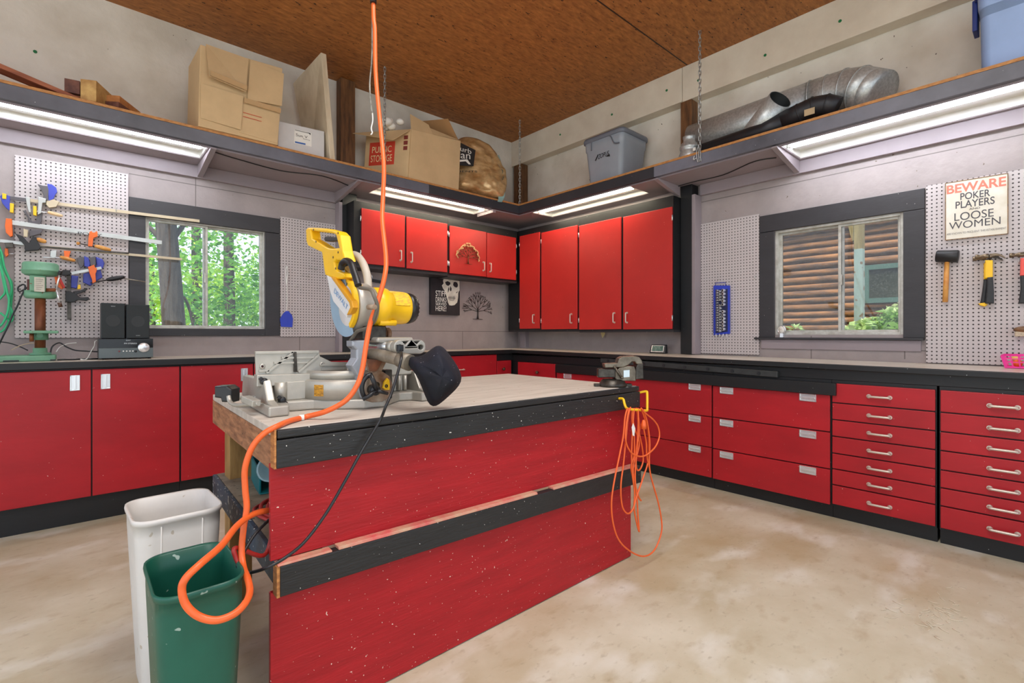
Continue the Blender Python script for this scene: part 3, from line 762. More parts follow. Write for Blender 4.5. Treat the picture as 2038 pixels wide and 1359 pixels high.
# ------------------------------------------------------------------ waste bins beside the bench
def bin_(name, cx, cy, sx, sy, h, rz, m, label, ridge):
    t = thing(name, (cx, cy, 0), label, 'bin', 'waste bins beside the workbench')
    def ring(a, b_, r, z, n=6):
        P = []
        for qx, qy, a0 in ((1, 1, 0), (-1, 1, 90), (-1, -1, 180), (1, -1, 270)):
            for k in range(n + 1):
                g = math.radians(a0 + 90 * k / n)
                p = V((qx * (a / 2 - r) + r * math.cos(g), qy * (b_ / 2 - r) + r * math.sin(g), 0))
                p.rotate(Matrix.Rotation(rz, 3, 'Z')); P.append(V((cx + p.x, cy + p.y, z)))
        return P
    k = .78
    rr = [ring(sx * (k + (1 - k) * q), sy * (k + (1 - k) * q), .05, h * q) for q in (0, .03, .3, .6, .9)]
    rr[0] = ring(sx * (k - .03), sy * (k - .03), .05, 0)
    rr += [ring(sx * .985, sy * .985, .055, h * .965), ring(sx * 1.02, sy * 1.02, .058, h * .967), ring(sx * 1.035, sy * 1.035, .06, h * .985), ring(sx * 1.02, sy * 1.02, .058, h), ring(sx * .965, sy * .965, .05, h * .993)]
    rr += [ring(sx * (k + (1 - k) * q) - .012, sy * (k + (1 - k) * q) - .012, .045, h * q) for q in (.9, .5, .05)]
    o = MB().loft(rr).build('body', m, t)
    if ridge:
        mbr = MB()
        for s in (-.22, .24):
            for sg in (-1, 1):
                p0 = V((s * sx, sg * sy * .5 * (k + .04), h * .1)); p1 = V((s * sx, sg * sy * .4965, h * .955))
                P = []
                for p in (p0, p1):
                    p.rotate(Matrix.Rotation(rz, 3, 'Z')); P.append(V((cx + p.x, cy + p.y, p.z)))
                mbr.tube(P, .0018, n=6)
        mbr.build('seam', m, t)
    return t
bin_w = mat('white_bin_plastic', (226, 222, 216), 0.45, var=0.05, scale=5, fleck=(190, 180, 165), fscale=30, famt=0.74)
bin_g = mat('green_bin_plastic', (22, 92, 74), 0.4, var=0.12, scale=6, fleck=(150, 172, 160), fscale=38, famt=0.745, stretch=(1, 1, .6))
bin_('waste_bin', .262, 2.085, .25, .29, .605, .03, bin_w, 'tall white plastic waste bin behind the green bin', True)
bin_('waste_bin', .240, 1.560, .195, .30, .575, .0, bin_g, 'dark green plastic waste bin in front of the white bin', False)

# ------------------------------------------------------------------ long orange cord from the ceiling, over the bench and looped in front of the green bin
P = [pD(743, 0, 2.0)]; P = [V((P[0].x, P[0].y, ZC)), V((P[0].x, P[0].y, 3.2))] + P
P += [pD(*q) for q in ((746, 60, 2.0), (748, 150, 2.0), (757, 250, 1.98), (764, 330, 1.94), (762, 400, 1.90), (761, 440, 1.86), (768, 510, 1.80), (766, 548, 1.76), (752, 600, 1.72), (738, 640, 1.69), (729, 685, 1.66), (721, 735, 1.635), (710, 768, 1.615), (688, 797, 1.60), (650, 818, 1.585))]
P += [pZ(x, y, ZT + .010) for x, y in ((610, 829), (578, 837))]
P += [pD(*q) for q in ((552, 848, 1.43), (525, 863, 1.405), (502, 890, 1.39), (488, 930, 1.385), (488, 972, 1.385), (491, 1010, 1.385), (485, 1050, 1.38), (481, 1095, 1.37), (485, 1130, 1.34), (494, 1155, 1.28), (497, 1178, 1.23), (488, 1200, 1.185), (465, 1222, 1.15), (430, 1234, 1.125), (395, 1226, 1.115), (370, 1203, 1.11), (362, 1172, 1.11), (371, 1149, 1.115), (400, 1121, 1.145), (440, 1086, 1.22), (470, 1048, 1.32), (495, 1028, 1.39), (520, 1018, 1.45), (550, 1014, 1.53))]
oc = thing('extension_cord', P[22], 'long thick orange cord hanging from the ceiling past the saw and looping over the bins', 'cord')
MB().tube(catmull(P, 8), .0085, n=10).build('cable', orange_c, oc)
tie_p = pZ(600, 831, ZT + .010)
MB().cyl(tie_p - V((.006, -.002, 0)), tie_p + V((.008, -.002, 0)), .0095, n=12).build('tape_band', paper, oc)
MB().cyl(pD(743, 6, 1.995), pD(743, -40, 1.995), .013, n=14).build('strain_relief', plastic_b, oc)
# frayed ceiling wire next to it
rag = mat('frayed_grey_cloth', (186, 182, 170), 0.8, rgb2=(110, 108, 104), scale=40, bump=0.3)
Q = [pD(*q) for q in ((741, 6, 2.02), (741, 60, 2.02), (740, 120, 2.02), (736, 165, 2.02), (738, 205, 2.02), (741, 225, 2.02))]
Q = [V((Q[0].x, Q[0].y, ZC))] + Q
fw_ = thing('hanging_wire', Q[-1], 'frayed pale wire end dangling beside the orange cord', 'wire')
MB().tube(catmull(Q, 6), .006, n=8, flat=.45).build('braid', rag, fw_)
MB().tube(catmull([pD(*q) for q in ((741, 222, 2.02), (742, 240, 2.02), (739, 255, 2.02), (741, 264, 2.02), (738, 268, 2.02))], 5), .0028, n=6).build('bare_end', white_en, fw_)

# red coiled cord on the lower shelf
red_c = mat('red_cord_jacket', (176, 40, 34), 0.45, var=0.1)
rc = []
for k in range(5):
    cx, cy, rx, ry, z = .595 + .01 * k, 1.86 - .012 * k, .125 - .008 * k, .15 - .014 * k, .566 + .009 * k
    for i in range(14):
        a = 2 * math.pi * i / 14 + .9
        rc.append((cx + rx * math.cos(a), cy + ry * math.sin(a), z + .012 * math.sin(a * 1.5 + k) ** 2 + .009 * i / 14))
rc += [(.50, 1.63, .62), (.455, 1.60, .60), (.42, 1.575, .545), pD(470, 1090, 1.37), pD(470, 1110, 1.36), pD(480, 1128, 1.355)]
o = MB().tube(catmull(rc, 5), .0065, n=8).build('extension_cord', red_c)
tag(o, 'red cord coiled on the bench\'s lower shelf behind the front panel', 'cord')
# dustpan and clear scoop on the lower shelf
teal = mat('teal_plastic', (14, 122, 130), 0.4, var=0.08)
t = thing('dustpan', (.66, 2.22, .557), 'teal plastic dustpan lying on the lower shelf of the bench', 'dustpan')
mb = MB().hexa([(.555, 2.14, .557), (.80, 2.10, .557), (.84, 2.32, .557), (.585, 2.37, .557), (.555, 2.14, .562), (.80, 2.10, .562), (.84, 2.32, .562), (.585, 2.37, .562)])
mb.bar((.585, 2.37, .612), (.84, 2.32, .612), .008, .11).bar((.56, 2.15, .596), (.585, 2.37, .612), .008, .10).bar((.805, 2.11, .585), (.84, 2.32, .60), .008, .085)
mb.build('pan', teal, t, bevel=0.003)
MB().bar((.72, 2.345, .63), (.74, 2.48, .66), .035, .02).build('handle', teal, t, bevel=0.005)
clear = mat('clear_pale_plastic', (176, 210, 216), 0.25, var=0.05, trans=0.35, world=True)
t = thing('plastic_scoop', (.63, 2.08, .57), 'clear round plastic scoop leaning against the teal dustpan', 'scoop')
c0 = pD(541, 932, 1.93)
MB().lathe(c0, V((-.55, -.75, .35)), [(.0, -.03), (.025, -.028), (.042, -.012), (.050, .012), (.053, .014), (.046, .010), (.03, -.015), (0, -.02)], 24).build('cup', clear, t)
MB().bar(c0 + V((.02, -.02, -.05)), V((c0.x + .05, c0.y + .02, .564)), .022, .008).build('handle', clear, t, bevel=0.003)

# ------------------------------------------------------------------ bench vise on the corner of the bench
vc = V((2.135, 1.585, ZT))
vs_ = thing('bench_vise', vc, 'old grey steel bench vise bolted on the right corner of the workbench', 'vise')
vn = -FW
vp = lambda pts: [pP(x, y, vc, vn) for x, y in pts]
MB().lathe(vc, (0, 0, 1), [(.001, 0), (.072, 0), (.074, .012), (.066, .022), (.060, .034), (.05, .040), (.0, .042)], 32).build('swivel_base', steel_d, vs_)
for s in (-1, 1):
    c = vc + RT * (s * .082)
    MB().obox(c + V((0, 0, .008)), .035, .03, .016, rz=TH - math.pi / 2).build('lug', steel_d, vs_, bevel=0.003)
steel_w = mat('worn_vise_steel', (134, 126, 112), 0.4, metal=0.75, rgb2=(92, 84, 74), scale=18, bump=0.06)
plate3(MB(), [vp([(1226, 757), (1262, 757), (1264, 738), (1259, 728), (1248, 727), (1230, 731), (1222, 738), (1222, 752)])], vn, .07, .004).build('body', steel_w, vs_)
MB().bar(pP(1189, 742, vc, vn), pP(1230, 742, vc, vn), .05, .046).build('slide', steel_d, vs_, bevel=0.004)
plate3(MB(), [vp([(1200, 723), (1226, 722), (1229, 713), (1236, 709), (1262, 708), (1269, 710), (1274, 717), (1275, 724), (1264, 724), (1260, 719), (1254, 719), (1248, 725), (1238, 730), (1202, 731)])], vn, .075, .004).build('fixed_jaw', steel_w, vs_)
plate3(MB(), [vp([(1265, 724), (1276, 722), (1277, 752), (1262, 754), (1262, 730)])], vn, .08, .004).build('sliding_jaw', steel_d, vs_)
a, b_ = pP(1224, 731, vc - FW * .045, vn), pP(1238, 752, vc - FW * .045, vn)
MB().cyl(a, b_, .006, n=10).sphere(a, .008, 10, 8).sphere(b_, .008, 10, 8).build('lock_lever', steel_w, vs_)
lb = vc - FW * .0385
MB().prism(vp([(1241, 737), (1253, 736), (1253, 750), (1241, 751)]), (0, 0, 0.0001)).build('label', paper, vs_) if False else None
q = [pP(x, y, lb, vn) for x, y in ((1241, 737), (1253, 736), (1253, 750), (1241, 751))]
MB().prism(q, -FW * .001).build('sticker', mat('pale_blue_sticker', (206, 226, 236), 0.5, var=.05), vs_)

# yellow hook and the coil of orange cord hung on it
hk = thing('cord_hook', (2.272, 1.506, .86), 'yellow U-shaped hook screwed to the right end of the workbench', 'hook')
h1 = [(2.13, 1.507, .862), (2.135, 1.475, .862), (2.15, 1.462, .845), (2.165, 1.455, .815), (2.19, 1.45, .803), (2.25, 1.45, .800), (2.297, 1.46, .803), (2.305, 1.465, .812), (2.305, 1.47, .875), (2.30, 1.49, .882), (2.274, 1.515, .882)]
h1 = [pY(1232, 793, 1.506), pY(1240, 794, 1.48), pY(1243, 804, 1.465), pY(1247, 812, 1.455), pY(1258, 815, 1.45), pY(1275, 816, 1.45), pY(1287, 817, 1.455), pY(1288, 812, 1.46), pY(1288, 785, 1.47), pY(1286, 779, 1.48), V((2.273, 1.515, .887))]
MB().tube(catmull(h1, 6), .0065, n=10).build('bar', yellow_p, hk)
cc = thing('extension_cord', (2.24, 1.43, .3), 'thin orange extension cord hung in long loops on the yellow hook', 'cord')
def yl(pts, Y): return [pY(x, y, Y) for x, y in pts]
strands = [
    yl([(1249, 812), (1244, 830), (1240, 870), (1232, 910), (1222, 960), (1217, 1000), (1220, 1040), (1232, 1075), (1256, 1098), (1282, 1107), (1302, 1095), (1315, 1065), (1317, 1040), (1310, 1000), (1296, 950), (1292, 920), (1293, 880), (1288, 840), (1280, 815)], 1.435),
    yl([(1255, 810), (1250, 830), (1246, 870), (1243, 900), (1240, 930), (1236, 960), (1236, 990), (1240, 1012), (1250, 1022), (1260, 1012), (1268, 985), (1280, 950), (1290, 915), (1290, 860), (1276, 812)], 1.442),
    yl([(1252, 812), (1246, 850), (1246, 880), (1258, 902), (1280, 908), (1302, 892), (1312, 870), (1310, 850), (1300, 835), (1284, 822), (1276, 812)], 1.428),
    yl([(1262, 812), (1259, 850), (1257, 900), (1258, 940), (1263, 980), (1262, 1010), (1266, 1035), (1272, 1058), (1270, 1030), (1268, 995), (1264, 950), (1267, 900), (1270, 850), (1270, 812)], 1.446),
    yl([(1258, 812), (1258, 840), (1262, 870), (1262, 905), (1256, 930), (1262, 960), (1270, 988), (1276, 996), (1270, 985), (1260, 940), (1266, 895), (1273, 850), (1266, 812)], 1.452),
    yl([(1268, 814), (1272, 860), (1278, 890), (1280, 915), (1275, 932), (1268, 935), (1266, 915), (1272, 880), (1262, 850), (1258, 814)], 1.456),
]
for st in strands: MB().tube(catmull(st, 6), .0042, n=8).build('strand', orange_c, cc)
pc = pY(1281, 845, 1.42)
MB().lathe(pc + V((0, 0, -.022)), (0, 0, 1), [(.0, 0), (.013, 0), (.014, .022), (.010, .034), (.006, .046), (.0, .047)], 14).build('plug', orange_c, cc)
MB().tube(catmull([pc + V((0, 0, -.02)), pY(1286, 880, 1.43), pY(1287, 905, 1.436), pY(1292, 930, 1.44)], 6), .0042, n=8).build('strand', orange_c, cc)
MB().prism([pY(x, y, 1.42) for x, y in ((1257, 850), (1260, 842), (1264, 852), (1262, 868), (1259, 866))], (0, -.001, 0)).build('paper_tag', paper, cc)

# ------------------------------------------------------------------ miter saw
saw = thing('miter_saw', (.80, 1.93, ZT), 'yellow and grey sliding miter saw with raised blade and black dust bag on the workbench', 'saw')
XB = .79
sx_ = lambda pts, X=XB: [pX(x, y, X) for x, y in pts]
sy_ = lambda pts, Y: [pY(x, y, Y) for x, y in pts]
foot = [(.479, 1.739), (.545, 1.742), (.566, 1.835), (.655, 1.822), (.72, 1.765), (.80, 1.712), (.88, 1.705), (.94, 1.765), (1.0, 1.815), (1.05, 1.80), (1.065, 1.745), (1.115, 1.745), (1.115, 2.14), (.96, 2.23), (.65, 2.23), (.50, 2.156)]
MB().prism([(x, y, ZT + .001) for x, y in foot], (0, 0, .036)).build('base', alu, saw, bevel=0.006)
# ends of the base: ribbed feet that climb to the fence
for xo in (.49, 1.085):
    MB().prism([(xo, 1.745, ZT + .036), (xo, 1.80, ZT + .05), (xo, 1.845, ZT + .118), (xo, 2.12, ZT + .118), (xo, 2.14, ZT + .036)], (.026, 0, 0)).build('end_foot', alu, saw, bevel=0.004)
MB().box((.534, 1.865, ZT + .037), (1.06, 2.05, ZT + .105)).build('base_body', alu, saw, bevel=0.004)
for xo in (.555, .648):
    MB().cyl((xo, 1.872, ZT + .037), (xo, 1.872, ZT + .104), .022 if xo < .6 else .012, n=18).build('bolt_boss', alu, saw)
MB().lathe((.80, 1.90, ZT + .037), (0, 0, 1), [(.0, 0), (.165, 0), (.165, .066), (.158, .072), (.0, .072)], 48).build('turntable', alu, saw)
MB().lathe((.80, 1.905, ZT + .110), (0, 0, 1), [(.125, 0), (.148, 0), (.148, .03), (.125, .03), (.125, 0)], 48).build('fence_arch', alu, saw)
lab = []
for i in range(7):
    a = math.radians(-151 + i * 2.2)
    lab.append(V((.80 + .1655 * math.cos(a), 1.90 + .1655 * math.sin(a), 0)))
mb = MB()
for i in range(6): mb.quad(lab[i] + V((0, 0, ZT + .05)), lab[i + 1] + V((0, 0, ZT + .05)), lab[i + 1] + V((0, 0, ZT + .092)), lab[i] + V((0, 0, ZT + .092)))
mb.build('warning_label', mat('amber_label', (232, 168, 30), 0.5, rgb2=(120, 80, 30), scale=80, stretch=(1, 1, 6)), saw, fix=False)
# fences
YF = 1.895
o1 = sy_([(507, 699), (571, 698), (634, 697), (636, 709), (659, 720), (690, 720.5), (690, 736), (682, 738), (681, 746), (611, 746), (527, 746), (509, 746)], YF)
fp = plate3(MB(), [o1], (0, 1, 0), .012, .0015).build('tall_fence', alu, saw)
mb = MB()
for a, b_ in (((530, 742), (583, 701)), ((594, 740), (634, 706)), ((508, 702), (634, 700)), ((560, 712), (625, 711)), ((545, 722), (612, 721)), ((640, 726), (686, 726)), ((640, 735), (686, 734)), ((515, 738), (535, 737))):
    mb.bar(pY(a[0], a[1], YF - .010), pY(b_[0], b_[1], YF - .010), .007, .008, up=(0, 1, 0))
mb.build('fence_rib', alu, fp)
mb = MB(); mb.prism(sy_([(584, 700), (588, 700), (590, 740), (584, 740)], YF - .007), (0, -.012, 0)); mb.build('fence_web', steel_d, fp)
dark_hole = mat('dark_red_recess', (70, 20, 22), 0.6, var=0)
for x, y in ((522, 729), (641, 725)):
    p = pY(x, y, YF - .0065); MB().lathe(p, (0, -1, 0), [(.0035, .0), (.0035, .001), (.0, .0012)], 14).build('screw_hole', dark_hole, fp)
    MB().lathe(p, (0, -1, 0), [(.0045, 0), (.0095, 0), (.0095, .003), (.0045, .003)], 16).build('boss_ring', alu, fp)
MB().prism(sy_([(512, 746), (627, 743), (639, 748), (639, 761), (531, 769), (511, 770)], 1.868), (0, .045, 0)).build('lower_fence', alu, saw, bevel=0.003)
mb = MB(); 
for x0, x1 in ((558, 571), (594, 607)): mb.prism(sy_([(x0, 768 if x0 < 580 else 762), (x1, 767 if x0 < 580 else 761), (x1, 765 if x0 < 580 else 760), (x0, 766 if x0 < 580 else 761)], 1.8675), (0, -.001, 0))
mb.build('slot', plastic_b, saw)
MB().box((.90, 1.86, ZT + .105), (1.085, 1.90, ZT + .165)).build('right_fence', alu, saw, bevel=0.004)
mb = MB()
for xx in (.925, .958, .99, 1.022, 1.05): mb.cyl((xx, 1.857, ZT + .04), (xx, 1.857, ZT + .103), .008, n=10)
mb.build('fence_post', alu, saw)
# clamp knobs
for x, y, Y in ((525, 759, 1.86), (561, 796, 1.83)):
    p = pY(x, y, Y)
    mb = MB().lathe(p + V((0, .012, 0)), (0, -1, 0), [(.0, 0), (.012, 0), (.013, .02), (.010, .028), (0, .03)], 16)
    mb.bar(p + V((-.014, -.004, .014)), p + V((.014, -.004, -.014)), .012, .012)
    mb.build('knob', plastic_b, saw, bevel=0.002)
# outboard support rod with black foot at the left end
s0 = V((.49, 1.96, ZT + .033)); 
rod = [pD(515, 803, 1.66), pD(488, 805, 1.70), pD(470, 806, 1.735), pD(458, 800, 1.76), pD(455, 788, 1.77)]
MB().tube(catmull(rod, 6), .0075, n=10).build('support_rod', alu, saw)
rod2 = [pD(512, 790, 1.78), pD(490, 792, 1.84), pD(465, 790, 1.90), pD(446, 790, 1.92), pD(442, 778, 1.92)]
MB().tube(catmull(rod2, 6), .0075, n=10).build('support_rod', alu, saw)
plate3(MB(), [[pD(x, y, 1.80) for x, y in ((436, 767), (460, 766), (470, 773), (469, 799), (450, 798), (448, 791), (436, 789))]], FW, .06, .006).build('support_foot', plastic_b, saw)
MB().bar(pD(488, 793, 1.70), pD(511, 803, 1.66), .03, .022).build('rod_clamp', alu, saw, bevel=0.003)
# pivot casting, tilt plate, lever
cast = mat('blue_grey_casting', (166, 170, 178), 0.42, metal=0.45, var=0.06, scale=14)
plate3(MB(), [sy_([(695, 678), (726, 676), (724, 697), (721, 736), (720, 762), (722, 800), (711, 790), (703, 768), (706, 748), (693, 727), (703, 712), (703, 696), (695, 688)], 1.76)], (0, 1, 0), .06, .006).build('pivot_casting', cast, saw)
tan_c = mat('dusty_tan_casting', (176, 160, 140), 0.6, metal=0.2, rgb2=(120, 84, 56), scale=12, bump=0.1)
plate3(MB(), [sy_([(727, 716), (767, 718), (757, 738), (772, 748), (778, 764), (772, 790), (758, 799), (738, 800), (724, 796), (722, 776), (728, 752), (736, 741)], 1.715)], (0, 1, 0), .03, .004).build('tilt_plate', tan_c, saw)
rust = mat('rusty_recess', (120, 70, 40), 0.7, rgb2=(60, 36, 26), scale=16)
plate3(MB(), [sy_([(729, 714), (762, 717), (748, 739), (736, 739)], 1.698)], (0, 1, 0), .006).build('rusty_web', rust, saw)
ctr = pY(745, 776, 1.68)
MB().lathe(ctr, (0, -1, 0), [(0, -.02), (.020, -.02), (.020, .012), (.014, .018), (0, .018)], 18).build('lever_hub', plastic_b, saw)
for q, r_ in (((722, 795), .008), ((771, 783), .007), ((738, 746), .009)):
    e = pY(q[0], q[1], 1.665); MB().tube([ctr + V((0, -.012, 0)), (ctr + e) / 2 + V((0, -.014, 0)), e], r_, n=10, rs=[r_ * 1.15, r_, r_ * .85]).build('lever_arm', plastic_b, saw)
arc = [pY(742 + 20 * math.cos(a) - 2, 772 - 26 * math.sin(a), 1.685) for a in [math.radians(90 + 12 * i) for i in range(13)]]
MB().tube(arc, .009, n=8).build('lever_ring', plastic_b, saw)
p = pY(749, 766, 1.698); MB().lathe(p, (0, -1, 0), [(.012, 0), (.012, .004), (0, .004)], 18).build('pivot_bolt', steel_d, saw)
clip = sy_([(770, 752), (774, 756), (775, 768), (774, 776), (766, 776), (761, 772), (764, 760)], 1.69)
plate3(MB(), [clip], (0, 1, 0), .014, .003).build('yellow_stop', yellow_p, saw)
p = pY(768.5, 768, 1.682); MB().lathe(p, (0, -1, 0), [(.003, .0), (.006, .0), (.006, .003), (.003, .003)], 14).build('stop_ring', plastic_b, saw)
MB().bar(pY(768, 735, 1.78), pY(768, 792, 1.78), .03, .05, up=(0, 1, 0)).build('back_bracket', steel_d, saw, bevel=.003)
# slide rails and the end bracket
zr = 1.156
MB().cyl((.880, 1.84, zr), (.880, 1.63, zr), .0155, n=24).build('slide_rail', chrome, saw)
MB().cyl((.985, 1.84, zr), (.985, 1.63, zr), .0155, n=24).build('slide_rail', chrome, saw)
MB().cyl((.880, 1.665, zr), (.880, 1.63, zr), .021, n=24).build('rail_collar', alu, saw)
MB().box((.845, 1.70, zr + .014), (1.00, 1.86, zr + .034)).build('rail_housing', alu, saw, bevel=0.008)
YE = 1.615
def rr_loop(x0, y0, x1, y1, r, Y, n=6):
    L = []
    for cx, cy, a0 in ((x1 - r, y0 + r, -90), (x1 - r, y1 - r, 0), (x0 + r, y1 - r, 90), (x0 + r, y0 + r, 180)):
        for k in range(n + 1):
            a = math.radians(a0 + 90 * k / n); L.append(pY(cx + r * math.cos(a), cy + r * math.sin(a), Y))
    return L
circ = lambda cx, cy, r, Y, n=16: [pY(cx + r * math.cos(2 * math.pi * i / n), cy + r * math.sin(2 * math.pi * i / n), Y) for i in range(n)]
plate3(MB(), [rr_loop(781, 676, 843, 704, 12, YE), sy_([(797, 680), (809, 679), (803, 686)], YE), sy_([(815, 679), (823, 688), (808, 688)], YE), sy_([(820, 680), (831, 679), (826, 685)], YE), circ(833.5, 691, 5, YE), sy_([(803, 691), (827, 690), (827, 692), (803, 693)], YE)], (0, 1, 0), .03, .003).build('rail_end_bracket', alu, saw)
plate3(MB(), [rr_loop(783, 678, 841, 702, 11, YE + .016)], (0, 1, 0), .002).build('bracket_back', steel_d, saw)
MB().cyl(pY(796, 692, YE - .02), pY(796, 692, YE + .0), .013, n=16).build('cord_gland', plastic_b, saw)
plate3(MB(), [sy_([(791, 686), (801, 686), (801, 699), (791, 699)], YE - .03)], (0, 1, 0), .02, .003).build('cord_clip', plastic_b, saw)
# dust spout and bag
spout_m = mat('dusty_grey_spout', (148, 138, 122), 0.5, metal=0.2, rgb2=(104, 92, 78), scale=14)
MB().tube([pD(738, 704, 1.86), pD(760, 707, 1.83), pD(780, 711, 1.80), pD(800, 716, 1.77)], .021, n=18, rs=[.020, .022, .024, .024]).build('dust_spout', spout_m, saw)
MB().tube([pD(796, 715, 1.775), pD(816, 722, 1.745)], .030, n=22, rs=[.028, .030]).build('bag_collar', spout_m, saw)
bagm = mat('navy_black_fabric', (26, 28, 42), 0.75, rgb2=(15, 16, 22), scale=6, bump=0.25, bscale=11, fleck=(140, 140, 150), fscale=90, famt=0.76, spec=0.3)
ol = [(808, 704), (822, 710), (839, 709), (862, 688), (872, 686), (880, 688), (893, 702), (911, 728), (922, 752), (914, 770), (899, 785), (880, 802), (867, 812), (854, 811), (845, 793), (831, 754), (818, 735), (808, 726)]
dd = [1.76, 1.75, 1.74, 1.74, 1.745, 1.755, 1.765, 1.77, 1.765, 1.745, 1.735, 1.715, 1.71, 1.705, 1.71, 1.72, 1.735, 1.75]
mid = [pD(x, y, d) for (x, y), d in zip(ol, dd)]
cx_ = sum((p for p in mid), V()) / len(mid)
fr_c = pD(893, 752, 1.66)
def sh(k, off): return [cx_ + (p - cx_) * k + FW * off for p in mid]
inner = []
for p in mid: inner.append(p + (fr_c - p) * .30 - FW * .045)
rings = [sh(.35, .085), sh(.80, .065), sh(.97, .03), mid, [p + (q - p) * .88 - FW * .004 for p, q in zip(mid, inner)], inner, [p + (fr_c - p) * .36 - FW * .047 for p in mid], [p + (fr_c - p) * .7 - FW * .045 + FW * (.014 if k % 3 == 0 else 0) for k, p in enumerate(mid)]]
MB().loft(rings).build('dust_bag', bagm, saw, subsurf=1)
# blade, guards, gear case, motor (axis along X)
YM, ZM = 1.80, 1.309
gcc = pX(690, 588, XB - .018); gcy, gcz, gr = gcc.y, gcc.z, .157
guard_m = mat('pale_blue_clear_guard', (176, 206, 232), 0.15, var=0.06, trans=0.25)
def arc_loop(cy, cz, r0, r1, a0, a1, X, n=24):
    A = [math.radians(a0 + (a1 - a0) * i / n) for i in range(n + 1)]
    return [V((X, cy + r1 * math.cos(a), cz + r1 * math.sin(a))) for a in A] + [V((X, cy + r0 * math.cos(a), cz + r0 * math.sin(a))) for a in reversed(A)]
plate3(MB(), [arc_loop(gcy, gcz, .03, gr, -112, 78, XB - .018, 40)], (1, 0, 0), .003, .0).build('lower_guard', guard_m, saw)
MB().lathe((XB, gcy + .03, gcz), (1, 0, 0), [(.0, -.001), (.118, -.001), (.118, .001), (0, .001)], 60).build('blade', chrome, saw)
white_g = mat('white_guard_plastic', (226, 226, 228), 0.4, var=0.04)
plate3(MB(), [sx_([(655, 548), (664, 553), (700, 602), (702, 612), (694, 632), (686, 622), (668, 600), (660, 575)], XB - .03)], (1, 0, 0), .02, .003).build('upper_guard', white_g, saw)
plate3(MB(), [sx_([(663, 551), (671, 553), (706, 599), (708, 612), (702, 624), (695, 627), (702, 612), (700, 603)], XB - .036)], (1, 0, 0), .022, .003).build('guard_stripe', mat('amber_plastic', (224, 160, 32), .4, var=.05), saw)
tx = MB(); a = pX(667, 572, XB - .0412); b1 = pX(693, 607, XB - .0412); c1 = pX(664, 583, XB - .0412)
text_mb(tx, 'DEWALT', a + (c1 - a) * .9, b1 - a, (a - c1) * .8, .0005)
tx.build('guard_lettering', mat('pale_blue_print', (120, 166, 214), .5, var=0), saw, fix=False)
MB().lathe((XB - .01, YM, ZM), (1, 0, 0), [(.0, 0), (.088, 0), (.094, .006), (.094, .03), (.090, .034), (.090, .06), (.082, .075), (.078, .085), (.0, .086)], 48).build('gear_case', alu, saw)
ring_y = arc_loop(YM, ZM, .078, .096, -60, 70, XB - .022, 20)
ring_y = [V((p.x, 2 * YM - p.y, p.z)) for p in ring_y]
plate3(MB(), [ring_y], (1, 0, 0), .018, .003).build('case_rim', yellow_p, saw)
MB().lathe((XB - .02, YM - .006, ZM), (1, 0, 0), [(.0, -.003), (.074, -.003), (.08, .004), (.08, .012), (0, .012)], 40).build('case_cover', white_g, saw)
MB().lathe((XB + .074, YM, ZM), (1, 0, 0), [(.0, 0), (.076, 0), (.078, .03), (.076, .06), (.068, .062), (.066, .14), (.062, .158), (.0, .16)], 40).build('motor_body', yellow_p, saw)
MB().lathe((XB + .226, YM, ZM), (1, 0, 0), [(.0, 0), (.063, 0), (.064, .016), (.058, .034), (.040, .042), (.0, .043)], 40).build('motor_end_cap', plastic_b, saw)
mb = MB()
for i in range(20):
    a = 2 * math.pi * i / 20
    u = V((0, math.cos(a), math.sin(a)))
    mb.bar(V((XB + .252, YM, ZM)) + u * .0595, V((XB + .266, YM, ZM)) + u * .05, .004, .004, up=u)
mb.build('vent_rib', steel_d, saw)
MB().cyl((XB + .09, YM - .045, ZM - .062), (XB + .16, YM - .045, ZM - .062), .012, n=14).build('brush_cap', yellow_p, saw)
lblm = mat('motor_plate_print', (214, 160, 60), .5, rgb2=(250, 200, 40), scale=70, stretch=(1, 1, 5), contrast=(.45, .55))
mb = MB()
for i in range(6):
    a0, a1 = [math.radians(180 - 6 - 9 * (i + k)) for k in (0, 1)]
    P_ = [V((x, YM + .0688 * math.cos(a), ZM + .0688 * math.sin(a))) for x, a in ((XB + .15, a0), (XB + .215, a0), (XB + .215, a1), (XB + .15, a1))]
    mb.quad(*P_)
mb.build('rating_plate', lblm, saw, fix=False)
for k, xx in enumerate((.095, .118, .140)):
    MB().lathe((XB + xx, YM + .0, ZM - .105), (1, 0, 0), [(0, 0), (.020, 0), (.024, .004), (.024, .014), (.020, .018), (0, .018)], 18).build('tension_spring', [steel_d, tan_c, tan_c][k], saw)
MB().box((XB + .02, YM - .05, ZM - .13), (XB + .12, YM + .03, ZM - .075)).build('head_mount', steel_d, saw, bevel=0.006)
